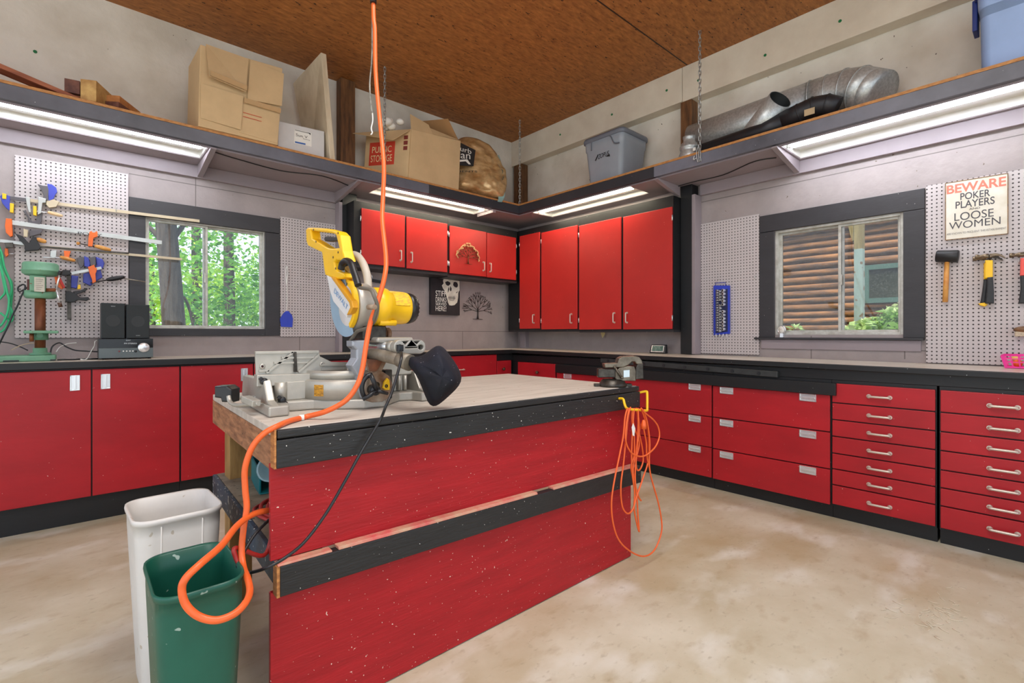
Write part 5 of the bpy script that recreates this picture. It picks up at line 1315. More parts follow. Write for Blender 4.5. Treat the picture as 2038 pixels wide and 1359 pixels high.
mb = MB(); a = pA(155, 466.5, .0535); text_mb(mb, 'PONY', a, pA(203, 471.5, .0535) - a, V((0, 0, .02)), .0005); mb.build('bar_lettering', ink, t, fix=False)
# 5: lower steel clamp with black grips
t = thing('bar_clamp', pA(60, 490, .045), 'long steel clamp with big black grips and wood-handled spindle, middle of pegboard', 'clamp', GC)
bar_a((0, 479), (48, 485), .022, t, alu_bar, d=.04)
bar_a((78, 490), (362, 516), .018, t, tan_bar, d=.04)
plate_a([(27, 461), (33, 466), (45, 470), (54, 480), (58, 484), (66, 470), (72, 472), (76, 483), (82, 492), (78, 498), (50, 500), (49, 488), (38, 476)], .055, .03, rubber, 'grip', t, .003)
plate_a([(47, 455), (56, 458), (55, 472), (47, 471)], .06, .016, tan_bar, 'side_plate', t)
plate_a([(58, 459), (86, 457), (80, 466), (60, 471)], .05, .022, grey_pl, 'trigger', t)
handle_a((73, 475), (92, 482), .014, t)
plate_a([(9, 483), (26, 483), (27, 493), (12, 494)], .055, .02, steel_d, 'end_stop', t)
# 6: dark pipe bar with red rear, wood handle
t = thing('bar_clamp', pA(120, 510, .045), 'dark bar clamp with silver fixed jaw and light wood handle above the blue clamps', 'clamp', GC)
bar_a((82, 491), (256, 504), .012, t, steel_d, d=.06)
plate_a([(101, 499), (113, 498), (112, 512), (106, 514), (100, 510)], .06, .02, alu_bar, 'fixed_jaw', t)
plate_a([(127, 499), (141, 500), (137, 513), (128, 513)], .055, .02, org_p, 'sliding_jaw', t)
MB().cyl(pA(86, 512, .065), pA(124, 513, .065), .004, n=8).build('spindle', chrome, t)
handle_a((119, 511), (150, 519), .013, t)
# 7: blue squeeze clamps
t = thing('bar_clamp', pA(190, 540, .05), 'blue squeeze clamp with grey grip hanging at the lower right of the pegboard', 'clamp', GC)
plate_a([(152, 514), (162, 511), (168, 512), (167, 528), (160, 535), (156, 525)], .05, .028, grey_pl, 'grip', t, .003)
plate_a([(167, 510), (176, 513), (180, 525), (178, 533), (168, 530)], .05, .026, navy_p, 'trigger', t, .003)
plate_a([(178, 513), (189, 510), (191, 525), (186, 536), (180, 528)], .065, .024, grey_pl, 'grip', t, .003)
plate_a([(190, 511), (204, 516), (208, 524), (205, 533), (200, 538), (204, 552), (190, 560), (180, 569), (165, 562), (166, 545), (185, 540), (192, 528)], .045, .026, navy_p, 'body', t, .004)
plate_a([(155, 568), (160, 566), (161, 575), (154, 576)], .06, .024, yellow_p, 'jaw_pad', t)
plate_a([(142, 548), (156, 550), (153, 574), (140, 572)], .04, .026, navy_p, 'jaw', t, .003)
# 8: orange jaw f-clamp with black handle
t = thing('bar_clamp', pA(180, 550, .07), 'clamp with orange sliding jaw and long black handle over the blue clamp', 'clamp', GC)
bar_a((142, 544), (202, 533), .020, t, alu_bar, d=.075)
plate_a([(175, 531), (180, 530), (187, 527), (189, 532), (193, 534), (192, 541), (190, 545), (191, 561), (184, 564), (183, 556), (178, 544)], .08, .026, org_p, 'sliding_jaw', t, .002)
MB().cyl(pA(180, 563, .085), pA(214, 557, .085), .0045, n=8).build('spindle', steel_d, t)
handle_a((212, 557), (248, 551), .016, t, 'handle', rubber, .085)
MB().cyl(pA(247, 554, .085), pA(290, 561, .085), .004, n=8).build('rod', bar_m, t)
# 9: black trigger clamp
t = thing('bar_clamp', pA(137, 585, .06), 'black trigger clamp hanging vertically on its notched steel bar', 'clamp', GC)
bar_a((137, 546), (138, 636), .022, t, steel_d, d=.06, th=.008)
plate_a([(130, 581), (137, 579), (146, 582), (160, 592), (176, 591), (178, 596), (172, 599), (156, 597), (146, 602), (130, 601)], .075, .03, rubber, 'grip', t, .004)
plate_a([(145, 580), (160, 578), (172, 573), (175, 575), (168, 581), (150, 587)], .075, .022, rubber, 'trigger', t, .003)
plate_a([(115, 545), (126, 537), (140, 538), (141, 547), (130, 549), (122, 548)], .07, .03, rubber, 'head', t, .004)
# 10: orange wedge clamp behind the drill press lever
t = thing('bar_clamp', pA(120, 560, .04), 'small red and orange clamp half hidden beside the drill press lever', 'clamp', GC)
plate_a([(108, 550), (114, 552), (127, 573), (123, 576), (112, 568)], .045, .022, org_p, 'jaw', t)
plate_a([(110, 544), (116, 543), (130, 572), (126, 574)], .065, .012, mat('red_clamp_paint', (196, 40, 30), .4, var=.05), 'strap', t)
t = thing('bar_clamp', pA(12, 500, .04), 'short orange clamp jaw on the wall just left of the pegboard', 'clamp', GC)
plate_a([(10, 494), (16, 495), (17, 508), (12, 512), (9, 505)], .03, .026, org_p, 'jaw', t)
MB().cyl(pA(14, 505, .03), pA(31, 505, .03), .003, n=8).build('spindle', chrome, t)
# pegboard hooks
hookm = mat('peg_hook_wire', (206, 204, 200), .3, metal=.6, var=.03)
def hook(P, a, z, label, group, L=.03):
    o = MB().tube(catmull([V(P(a, .016, z)), V(P(a, .03, z - .001)), V(P(a, .034, z - L * .7)), V(P(a, .042, z - L)), V(P(a, .052, z - L * .6))], 4), .003, n=6).build('peg_hook', hookm)
    tag(o, label, 'hook', group)
for x, y in ((617, 529), (627, 531), (600, 543), (611, 546), (587, 566), (598, 567), (632, 569), (631, 603), (643, 615), (622, 513)):
    p = pA(x, y, .02); hook(PA, p.x, p.z, 'empty wire hook on the pegboard right of the left window', 'empty hooks on the small left pegboard')
for x, y in ((1504, 548), (1432, 556)):
    p = pB(x, y, .02); hook(PB, p.y, p.z, 'empty wire hook on the pegboard left of the right window', 'empty hooks on the narrow right pegboard')
for x, y, lb in ((231, 416, 'wire hook holding up the topmost long clamp bar'), (139, 464, 'wire hook under the lettered aluminium clamp bar'), (232, 560, 'wire hook under the long black clamp handle'), (169, 498, 'wire hook under the lowest long clamp bar')):
    p = pA(x, y, .02); hook(PA, p.x, p.z + .02, lb, 'hooks carrying the clamps', .045)
# fly swatter
t = thing('fly_swatter', pA(570, 600, .03), 'blue fly swatter hanging by its white handle on the small left pegboard', 'fly swatter')
plate_a([(564, 623), (569, 619), (574, 619), (581, 627), (583, 634), (582, 651), (559, 650), (557, 634)], .03, .004, blue_p, 'paddle', t, .001)
MB().tube(catmull([pA(570, 619, .03), pA(571, 600, .03), pA(571, 565, .03), pA(573, 540, .03), pA(571, 530, .03), pA(569, 540, .03), pA(570, 565, .03)], 5), .0034, n=6).build('wire_handle', white_en, t)
# ------------------------------------------------------------------ signs and wall art
t = thing('wall_sign', pA(882, 627, .02), 'black canvas sign with white skull and white lettering under the short cabinets', 'sign')
sgx0, sgx1, sgz0, sgz1 = 2.955, 3.345, 1.425, 1.838
dS = .05
sg = lambda u, v, o=0: V((sgx0 + (sgx1 - sgx0) * u, Y0 - dS - o, sgz0 + (sgz1 - sgz0) * v))
MB().box((sgx0, Y0 - dS, sgz0), (sgx1, Y0 - .001, sgz1)).build('canvas', mat('black_canvas', (46, 40, 44), .75, rgb2=(30, 26, 30), scale=9, bump=.08, bscale=160), t, bevel=.003)
bone = mat('off_white_print', (236, 232, 216), .7, rgb2=(206, 200, 186), scale=14)
sk_o = [(.42, .985), (.985, .965), (.985, .70), (.955, .665), (.94, .62), (.935, .50), (.90, .36), (.80, .28), (.70, .265), (.62, .27), (.565, .36), (.545, .45), (.50, .56), (.46, .66), (.40, .72), (.36, .80), (.42, .86), (.40, .93)]
sk_h = [[(.77, .915), (.83, .935), (.90, .915), (.93, .86), (.92, .80), (.87, .77), (.80, .79), (.75, .84)], [(.47, .90), (.56, .935), (.66, .90), (.655, .85), (.58, .80), (.50, .83)], [(.66, .81), (.70, .74), (.695, .68), (.655, .655), (.635, .70), (.645, .76)], [(.60, .79), (.62, .72), (.59, .64), (.565, .60), (.57, .70)]]
plate3(MB(), [[sg(u, v, .0006) for u, v in lp] for lp in [sk_o] + sk_h], (0, 1, 0), .001).build('printed_skull', bone, t)
mb = MB()
for u, v0, v1 in ((.60, .42, .52), (.64, .40, .53), (.68, .39, .53), (.72, .39, .53), (.76, .40, .53), (.80, .42, .53)): mb.bar(sg(u, v0, .0015), sg(u, v1, .0015), .006, .0006, up=(0, 1, 0))
mb.bar(sg(.575, .475, .0015), sg(.84, .475, .0015), .005, .0006, up=(0, 1, 0)); mb.bar(sg(.86, .62, .0015), sg(.91, .66, .0015), .008, .0006, up=(0, 1, 0))
mb.build('skull_lines', ink, t)
mb = MB()
for body, v0, v1, u1 in (('STIFF', .50, .655, .50), ('DRINKS', .345, .48, .515), ('SERVED', .255, .33, .515), ('HERE!', .10, .235, .51)):
    text_mb(mb, body, sg(.145, v0, .0018), sg(u1, v0) - sg(.145, v0), sg(0, v1) - sg(0, v0), .0006, bold=.004)
mb.build('lettering', paper, t, fix=False)
def metal_tree(base, H, P, m, mtip, label, tips, parent_extra):
    """flat wrought tree: trunk, boughs and twigs; P(a, z) gives the world point at offsets from the base"""
    t = thing('metal_tree', base, label, 'wall art', 'metal tree wall art')
    tr = MB()
    tr.tube([P(0, 0), P(0, .12 * H), P(.005 * H, .30 * H)], .01, n=8, rs=[.035 * H, .022 * H, .016 * H])
    tr.bar(P(-.14 * H, .0), P(.14 * H, .0), .006, .012 * H); tr.build('trunk', m, t)
    br_, tp = MB(), MB(); rg_ = random.Random(3)
    def twig(p, ang, L, d):
        q = (p[0] + L * math.sin(ang), p[1] + L * math.cos(ang)); m_ = ((p[0] + q[0]) / 2 + .04 * L * rg_.uniform(-1, 1), (p[1] + q[1]) / 2)
        br_.tube([P(*p), P(*m_), P(*q)], .004, n=5, rs=[.0065 * H * (.75 ** d) + .0012, .0055 * H * (.75 ** d) + .0012, .004 * H * (.75 ** d) + .001])
        if d >= 4:
            if tips: tp.sphere(P(*q), max(.011 * H * 1.6, .0075), 6, 4, (.8, .5, 1.4))
            return
        for k in ((-.42, .80), (.05, .86), (.46, .78)) if d < 2 else ((-.25, .74), (.24, .74)):
            twig(q, ang + k[0] + rg_.uniform(-.12, .12), L * k[1] * .93 * rg_.uniform(.85, 1.05), d + 1)
    for ang, L, z in ((-1.35, .17, .28), (-.85, .18, .30), (-.42, .19, .33), (0, .20, .36), (.42, .19, .34), (.85, .18, .31), (1.35, .17, .28)):
        twig((0, z * H - .04 * H), ang, L * H, 1)
    br_.build('branches', m, t)
    if tips: tp.build('leaf_tips', mtip, t)
    return t
iron = mat('dark_wrought_iron', (58, 48, 46), .5, metal=.4, var=.1)
b0 = pA(951, 635, .012); metal_tree(b0, .39, lambda a, z: V((b0.x + a * 1.35, Y0 - .012, b0.z + z)), iron, iron, 'dark metal tree ornament on the wall right of the skull sign', False, 0)
b1_ = pA(932, 525, .302); copper = mat('copper_leaf', (244, 196, 140), .3, metal=.5, var=.2, scale=40)
metal_tree(b1_, .27, lambda a, z: V((b1_.x + a * 1.35, Y0 - .302, b1_.z + z)), mat('bronze_wire', (110, 66, 36), .4, metal=.6, var=.1), copper, 'copper metal tree ornament on a red cabinet door', True, 0)
# rail bracket behind the saw
t = thing('tool_rail', pA(748, 560, .02), 'short black rail with steel clips on the wall behind the saw motor', 'rail')
MB().bar(pA(741, 558, .01), pA(757, 561, .01), .018, .03).build('bar', plastic_b, t)
MB().tube(catmull([pA(739, 546, .03), pA(741, 552, .03), pA(738, 560, .03), pA(743, 567, .03)], 4), .004, n=6).build('clip', chrome, t)
# beware sign
t = thing('wall_sign', pB(1943, 470, .02), 'square white sign with red and black lettering above the hammers', 'sign')
S = [V((X0 - .03, p.y, p.z)) for p in (pB(1882, 478, .03), pB(2006, 465, .03), pB(2006, 345, .03), pB(1882, 365, .03))]
MB().prism([V((X0 - .019, p.y, p.z)) for p in S], (-.013, 0, 0)).build('panel', mat('aged_white_sign', (232, 228, 216), .6, rgb2=(214, 206, 186), scale=7), t, bevel=.001)
sf = lambda u, v: ((S[0] * (1 - u) + S[1] * u) * (1 - v) + (S[3] * (1 - u) + S[2] * u) * v) * 1.0 + V((-.0025, 0, 0))
frm = mat('rusty_sign_edge', (150, 110, 60), .6, rgb2=(96, 66, 36), scale=40)
mb = MB()
for a, b_ in (((0, 0), (1, 0)), ((1, 0), (1, 1)), ((1, 1), (0, 1)), ((0, 1), (0, 0))): mb.bar(sf(*a), sf(*b_), .004, .004, up=(1, 0, 0))
mb.build('edge', frm, t)
def line(mb, s, u0, u1, v0, v1, bold=0.0): return text_mb(mb, s, sf(u0, v0), sf(u1, v0) - sf(u0, v0), sf(u0, v1) - sf(u0, v0), .0006, bold=bold)
line(MB(), 'BEWARE', .02, .975, .80, .955, .025).build('red_lettering', mat('faded_red_print', (226, 126, 104), .6, var=.06, scale=30), t, fix=False)
mb = MB()
line(mb, 'POKER', .25, .73, .665, .785, .012); line(mb, 'PLAYERS', .17, .80, .525, .65, .012); line(mb, 'AND', .395, .57, .475, .51); line(mb, 'LOOSE', .15, .785, .315, .45, .0); line(mb, 'WOMEN', .06, .89, .175, .30, .0)
mb.build('black_lettering', mat('faded_black_print', (74, 72, 76), .6, var=.05), t, fix=False)
mb = MB(); line(mb, 'ARE KNOWN TO FREQUENT THIS ESTABLISHMENT', .02, .975, .075, .115); mb.build('small_lettering', mat('grey_print', (120, 116, 114), .6, var=.05), t, fix=False)
# hammers
wb = lambda pts, d: [pB(x, y, d) for x, y in pts]
def plate_b(pts, d, th, m, name, par, bevel=.002): return plate3(MB(), [wb(pts, d)], (1, 0, 0), th, bevel).build(name, m, par)
t = thing('mallet', pB(1884, 540, .05), 'black rubber mallet with wooden handle, leftmost of the hammers', 'hammer', 'hammers on the right pegboard')
MB().lathe(pB(1863, 510, .055), pB(1909, 510, .055) - pB(1863, 510, .055), [(0, 0), (.034, 0), (.039, .005), (.039, .07), (.040, .106), (.036, .112), (0, .112)], 22).build('head', rubber, t)
MB().tube([pB(1885, 515, .055), pB(1883, 560, .055), pB(1881, 601, .055)], .013, n=14, rs=[.0125, .014, .0145]).build('handle', grip_w, t)
plate_b([(1880, 540), (1886, 539), (1886, 555), (1879, 556)], .0405, .002, paper, 'label', t, 0)
for k, x in enumerate((1874, 1889)):
    p = pB(x, 518, .02); hook(PB, p.y, p.z, 'wire hook under the black mallet head', 'hooks carrying the hammers')
steel_h = mat('worn_hammer_steel', (150, 134, 112), .35, metal=.85, rgb2=(104, 88, 70), scale=30)
def claw_hammer(label, hx, hy, top_m, grip_m, d, pts_top, pts_grip, butt=None, dark=False):
    t = thing('claw_hammer', pB(hx, hy, d), label, 'hammer', 'hammers on the right pegboard')
    p = pB(hx, hy, d)
    MB().lathe(p + V((0, .062, .0)), (0, -1, 0), [(0, 0), (.013, 0), (.0145, .003), (.0145, .014), (.010, .019), (.010, .03), (.014, .038), (.014, .062), (0, .064)], 18).build('head', steel_h, t)
    cl = [p + V((0, -.004, .011)), p + V((0, -.03, .012)), p + V((0, -.055, .002)), p + V((0, -.075, -.022)), p + V((0, -.071, -.025)), p + V((0, -.05, -.008)), p + V((0, -.03, -.004)), p + V((0, -.004, -.012))]
    for s in (-.008, .008): plate3(MB(), [[q + V((s, 0, 0)) for q in cl]], (1, 0, 0), .010, .002).build('claw', steel_d if dark else steel_h, t)
    plate_b(pts_top, d, .022, top_m, 'neck', t, .004)
    plate_b(pts_grip, d, .028, grip_m, 'grip', t, .006)
    if butt: plate_b(butt, d, .03, yellow_p, 'butt_cap', t, .004)
    return t
rub_g = mat('black_grip_rubber', (38, 40, 42), .5, var=.08, bump=.25, bscale=120)
claw_hammer('yellow-necked claw hammer hanging behind another, second hook from the mallet', 1963, 513, yellow_p, rub_g, .036, [(1958, 522), (1970, 522), (1967, 556), (1958, 556)], [(1958, 556), (1967, 556), (1964, 580), (1961, 604), (1951, 603), (1955, 580)], [(1947, 604), (1960, 602), (1966, 606), (1960, 610), (1951, 608)], True)
claw_hammer('yellow-necked claw hammer hanging in front, with black rubber grip', 1968, 509, yellow_p, rub_g, .066, [(1961, 518), (1976, 518), (1976, 552), (1960, 554)], [(1965, 552), (1976, 551), (1978, 580), (1978, 604), (1961, 604), (1964, 578)])
red_g = mat('red_hammer_neck', (232, 84, 72), .4, var=.04)
claw_hammer('red-necked claw hammer at the right edge of the photo', 2038, 506, red_g, rub_g, .05, [(2031, 514), (2045, 513), (2046, 548), (2030, 549)], [(2030, 549), (2046, 548), (2048, 604), (2027, 604), (2031, 575)])
for x, lb in ((1960, 'left wire hook under the yellow hammers'), (1976, 'right wire hook under the yellow hammers'), (2028, 'wire hook under the red hammer')):
    p = pB(x, 514, .02); hook(PB, p.y, p.z, lb, 'hooks carrying the hammers', .035)
t = thing('scrub_brush', pB(2032, 655, .06), 'brown wooden scrub brush hanging above the pink basket', 'brush')
bc = pB(2040, 656, .06)
MB().sphere(bc, .05, 20, 12, (.5, 1.0, .42)).build('wooden_back', mat('brown_brush_wood', (130, 92, 56), .5, rgb2=(90, 60, 34), scale=20), t)
MB().obox(bc + V((0, 0, -.026)), .035, .085, .03).build('bristles', mat('cream_bristles', (214, 196, 168), .8, var=.2, scale=120), t, bevel=.004)
# pink basket on the worktop with odds and ends
pink = mat('hot_pink_plastic', (246, 58, 158), .35, var=.03)
bk0 = pX(2003, 727, 4.08); bk0.z = zr_(bk0.y)
by1 = bk0.y; bx0 = bk0.x
t = thing('basket', (bx0 + .06, by1 - .11, bk0.z), 'hot pink slotted plastic basket of odds and ends at the right end of the worktop', 'basket')
mb = MB()
def wallp(a, b_, a2, b2, nx, nz):
    """slotted wall between bottom edge a-b and top edge a2-b2"""
    P = lambda u, v: (a * (1 - u) + b_ * u) * (1 - v) + (a2 * (1 - u) + b2 * u) * v
    for v0, v1 in ((0, .12), (.42, .48), (.70, .76), (.93, 1.0)) if nz == 3 else ((0, .1), (.9, 1)): mb.bar(P(0, (v0 + v1) / 2), P(1, (v0 + v1) / 2), .003, (a2 - a).length * (v1 - v0))
    for i in range(nx + 1): mb.bar(P(i / nx, 0), P(i / nx, 1), .003, .006 if 0 < i < nx else .014, up=(0, 1, 0))
A0, B0, C0, D0_ = V((bx0, by1, bk0.z + .002)), V((bx0, by1 - .2, bk0.z + .002)), V((bx0 + .12, by1 - .2, bk0.z + .002)), V((bx0 + .12, by1, bk0.z + .002))
up2 = lambda p, s, q: p + V((s * .018, q * .018, .075))
A2, B2, C2, D2 = up2(A0, -1, 1), up2(B0, -1, -1), up2(C0, 1, -1), up2(D0_, 1, 1)
for a, b_, a2, b2, n_ in ((A0, B0, A2, B2, 7), (B0, C0, B2, C2, 4), (C0, D0_, C2, D2, 7), (D0_, A0, D2, A2, 4)): wallp(a, b_, a2, b2, n_, 3)
mb.hexa([A0, B0, C0, D0_] + [p + V((0, 0, .003)) for p in (A0, B0, C0, D0_)])
mb.build('basket_body', pink, t)
MB().tube([A2, B2, C2, D2], .005, n=8, closed=True).build('rim', pink, t)
for i, (dx, dy, dz, r, cn, lb, ct) in enumerate(((.03, -.045, .03, .022, (250, 110, 40), 'orange ball in the pink basket, frontmost', 'ball'), (.06, -.035, .058, .018, (240, 214, 110), 'yellow ball on top in the pink basket', 'ball'), (.03, -.10, .026, .02, (150, 30, 44), 'dark red ball deep in the pink basket', 'ball'), (.07, -.09, .05, .017, (160, 150, 210), 'lilac ball at the back of the pink basket', 'ball'))):
    o = MB().sphere((bx0 + dx, by1 + dy, bk0.z + dz - r * .0), r, 14, 10).build('ball', mat('ball_%s' % 'abcd'[i], cn, .4, var=.05)); tag(o, lb, ct, 'odds and ends in the basket')
# socket rack
t = thing('socket_rack', pB(1434, 600, .04), 'blue socket rack full of chrome sockets on the narrow right pegboard', 'tool rack')
R = [pB(1420, 568, .04), pB(1452, 568, .04), pB(1452, 664, .04), pB(1420, 667, .04)]
MB().prism(R, (.015, 0, 0)).build('backing', blue_p, t, bevel=.003)
MB().prism([pB(1424, 576, .042), pB(1448, 575, .042), pB(1448, 660, .042), pB(1424, 663, .042)], (.003, 0, 0)).build('socket_tray', mat('dark_navy_plastic', (24, 30, 74), .5, var=.05), t)
MB().tube([pB(1424, 568, .04), pB(1424, 563, .04), pB(1444, 562, .04), pB(1444, 568, .04)], .0035, n=8).build('handle', navy_p, t)
mb = MB()
for i in range(24): 
    y = 571 + i * 3.9
    for xx in (1419.5, 1452.5): mb.obox(pB(xx, y, .045), .012, .006, .006)
mb.build('rail_teeth', navy_p, t)
rad = [(.010, 1428), (.0085, 1427.5), (.010, 1431.5), (.013, 1438)]
n_ = 0
for col, (x, cnt, r) in enumerate(((1431, 17, .0075), (1436, 15, .0095), (1443, 12, .013))):
    for i in range(cnt):
        if (col == 2 and i in (5,)) or (col == 1 and i == 4): continue
        y = 578 + i * (84 / cnt) + (2 if col == 1 else 0)
        c = pB(x, y, .043); rr_ = r * rnd.uniform(.85, 1.15)
        so_ = MB().lathe(c, (-1, .25, 0), [(rr_ * .3, .031), (rr_ * .66, .033), (rr_ * .95, .033), (rr_, .030), (rr_, .012), (rr_ * .85, .0), (0, 0)], 12).build('socket', chrome)
        ax_ = V((-1, .25, 0)).normalized(); MB().lathe(c + ax_ * .0335, ax_, [(rr_ * .62, 0), (0, .0002)], 12).build('bore', plastic_b, so_)
        tag(so_, 'small chrome socket held in the blue rack', 'socket', 'sockets in the blue rack')
mb = MB()
for i in range(4): mb.cyl(pB(1425 + i * 7, 664, .05), pB(1425 + i * 7, 672, .05), .004, n=8)
mb.build('spare_pin', chrome, t)
# dial gauge on the sill
t = thing('dial_gauge', pB(1556, 664, .02), 'small round dial thermometer standing on the right window sill', 'thermometer')
c = pB(1557, 656, .012); MB().lathe(c, (-1, .3, 0), [(0, 0), (.034, 0), (.036, .006), (.034, .014), (.030, .015), (.030, .012), (0, .012)], 30).build('case', chrome, t)
MB().lathe(c + V((-.0125, .004, 0)), (-1, .3, 0), [(.029, 0), (.029, .0005), (0, .0006)], 30).build('dial', paper, t)
MB().bar(c + V((-.0135, .014, .0)), c + V((-.0135, -.006, .006)), .002, .001).build('needle', red_print, t)
MB().box((c.x - .02, c.y - .012, 1.1785), (c.x + .01, c.y + .012, c.z - .03)).build('stand', chrome, t)
# weather display on the worktop
t = thing('weather_display', (4.2, 2.5, ZW), 'small black weather display standing on the worktop under the tall cabinets', 'clock')
g0, g1 = pX(1292, 701, 4.16), pX(1323, 702, 4.16); g0.z = g1.z = zr_(g0.y); uu = (g1 - g0).normalized(); L = (g1 - g0).length; nn = V((uu.y, -uu.x, 0)); nn = nn if nn.x < 0 else -nn; bk = -nn
hgt = .085
g = lambda a, d, z: g0 + uu * a + bk * d + V((0, 0, z))
MB().hexa([g(0, 0, .001), g(L, 0, .001), g(L, .055, .001), g(0, .055, .001), g(.004, .028, hgt), g(L - .004, .028, hgt), g(L - .004, .055, hgt), g(.004, .055, hgt)]).build('case', plastic_b, t, bevel=.006)
fz_ = lambda a, s, o: g(a, .028 * s, hgt * s) + (nn * hgt + V((0, 0, .028))).normalized() * o
MB().prism([fz_(L * .10, .16, .001), fz_(L * .90, .16, .001), fz_(L * .90, .90, .001), fz_(L * .10, .90, .001)], nn * .002).build('bezel', chrome, t)
MB().prism([fz_(L * .15, .24, .0032), fz_(L * .85, .24, .0032), fz_(L * .85, .84, .0032), fz_(L * .15, .84, .0032)], nn * .001).build('screen', mat('lcd_screen', (112, 140, 130), .25, rgb2=(64, 92, 84), scale=60), t)
o = MB().prism([pB(1195, 657, .05), pB(1205, 657, .05), pB(1204, 665, .05), pB(1199, 673, .05), pB(1196, 664, .05)], (-.001, 0, 0)).build('paper_scrap', mat('yellowed_paper', (206, 192, 140), .7, var=.06)); tag(o, 'yellowed paper scrap hanging below the tall red cabinets', 'paper')
# ------------------------------------------------------------------ stereo
ys = 4.30; sx0, sx1 = pY(196, 690, ys).x, pY(305, 690, ys).x
zt_ = pY(250, 674, ys).z
t = thing('stereo_receiver', ((sx0 + sx1) / 2, ys + .12, ZL), 'black and grey compact stereo receiver on the worktop under two speakers', 'stereo')
MB().box((sx0, ys + .006, ZL + .008), (sx1, ys + .24, zt_)).build('case', plastic_b, t, bevel=.003)
zm = ZL + .008 + (zt_ - ZL - .008) * .52
MB().box((sx0 + .001, ys, zm), (sx1 - .001, ys + .008, zt_ - .001)).build('gloss_panel', mat('gloss_black', (16, 15, 16), .12, var=0), t, bevel=.001)
MB().box((sx0 + .001, ys, ZL + .010), (sx1 - .001, ys + .008, zm)).build('grey_panel', mat('grey_faceplate', (98, 106, 106), .35, metal=.4, var=.06), t, bevel=.001)
kb = V((sx1 - .055, ys, zm + .002)); MB().lathe(kb, (0, -1, 0), [(0, 0), (.0335, 0), (.0335, .012), (.031, .015), (0, .015)], 32).build('volume_knob', chrome, t)
mb = MB()
for i, xx in enumerate((.40, .46, .52, .575)): mb.lathe((sx0 + (sx1 - sx0) * (xx + .04), ys, zm - .022), (0, -1, 0), [(0, 0), (.0045, 0), (.0045, .003), (0, .003)], 10)
mb.build('buttons', white_en, t); MB().lathe((sx0 + (sx1 - sx0) * .365, ys, zm - .022), (0, -1, 0), [(0, 0), (.006, 0), (.006, .003), (0, .003)], 12).build('power_button', mat('dark_red_button', (120, 60, 64), .4, var=0), t)
MB().lathe((sx0 + (sx1 - sx0) * .665, ys, zm - .024), (0, -1, 0), [(0, 0), (.008, 0), (.008, .003), (0, .003)], 14).build('dial_button', plastic_b, t)
mb = MB(); text_mb(mb, 'SONY', (sx0 + .145, ys - .0012, zt_ - .015), (.026, 0, 0), (0, 0, .007), .0003); text_mb(mb, '12:34 AM' if False else 'FM STEREO', (sx0 + .135, ys - .0012, zt_ - .038), (.07, 0, 0), (0, 0, .010), .0003); mb.build('front_lettering', mat('silver_print', (206, 212, 214), .4, var=0), t, fix=False)
mb = MB()
for a in (.03, .28):
    for dy in (.03, .20): mb.cyl((sx0 + a, ys + dy, ZL), (sx0 + a, ys + dy, ZL + .009), .009, n=10)
mb.build('foot', rubber, t)
grille = mat('speaker_cloth', (44, 50, 52), .8, var=.06, bump=.15, bscale=260)
for (xa, xb, lab_, lz, lx, tiltz) in ((pY(201, 640, ys + .01).x, pY(249, 640, ys + .01).x, 'left black bookshelf speaker standing on the stereo receiver', .90, .42, 0), (pY(251, 640, ys + .01).x, pY(298, 640, ys + .01).x, 'right black bookshelf speaker standing on the receiver, against the window', .08, .42, 0)):
    zt2 = pY(225, 603, ys + .01).z if lz > .5 else pY(275, 606, ys + .01).z
    s_ = thing('speaker', ((xa + xb) / 2, ys + .08, zt_), lab_, 'speaker', 'speakers on the receiver')
    MB().box((xa, ys + .022, zt_ + .001), (xb, ys + .18, zt2)).build('cabinet', plastic_b, s_, bevel=.002)
    MB().box((xa + .002, ys + .008, zt_ + .003), (xb - .002, ys + .021, zt2 - .003)).build('grille', grille, s_, bevel=.004)
    MB().lathe(((xa + xb) / 2, ys + .0078, zt_ + (zt2 - zt_) * .5), (0, -1, 0), [(.040, -.002), (.038, .0006), (.036, .0006), (.0, .0003)], 32).build('driver_outline', mat('driver_shade', (54, 58, 60), .8, var=.05), s_)
    mb = MB(); text_mb(mb, 'SONY', ((xa + xb) / 2 - .012, ys + .0072, zt_ + (zt2 - zt_) * lz), (.024, 0, 0), (0, 0, .005), .0004); mb.build('badge', MATS['silver_print'], s_, fix=False)
# ------------------------------------------------------------------ drill press
grn = mat('mint_machine_paint', (122, 172, 140), .45, rgb2=(96, 146, 116), scale=8, fleck=(120, 84, 56), fscale=45, famt=.73)
rusty = mat('rusty_column', (150, 88, 52), .5, metal=.4, rgb2=(104, 58, 36), scale=14, stretch=(1, 1, .4))
YD = 4.42
px_ = lambda x, y, Y=YD: pY(x, y, Y)
t = thing('drill_press', px_(78, 712), 'old mint green bench drill press with rusty column on the left worktop', 'drill press')
cxx = px_(80, 640).x
MB().box((px_(-40, 700).x, YD - .13, ZL + .001), (px_(112, 700).x, YD + .12, ZL + .038)).build('base', grn, t, bevel=.008)
for xa_, xb_ in ((6, 38), (100, 111)): MB().box((px_(xa_, 712, YD - .13).x, YD - .1325, ZL + .004), (px_(xb_, 712, YD - .13).x, YD - .129, ZL + .012)).build('base_slot', plastic_b, t)
MB().lathe((cxx, YD, ZL + .038), (0, 0, 1), [(.0, 0), (.055, 0), (.052, .012), (.036, .016), (.034, .045), (0, .046)], 28).build('column_socket', grn, t)
MB().cyl((cxx, YD, ZL + .05), (cxx, YD, px_(80, 585).z), .0265, n=28).build('column', rusty, t)
zt1 = px_(80, 658).z
tb_ = [(-.096, -.02), (.10, -.02), (.112, -.004), (.115, .03), (-.096, .03)]
MB().box((px_(49, 660).x, YD - .12, zt1 - .018), (px_(117, 660).x, YD + .02, zt1)).build('table', grn, t, bevel=.005)
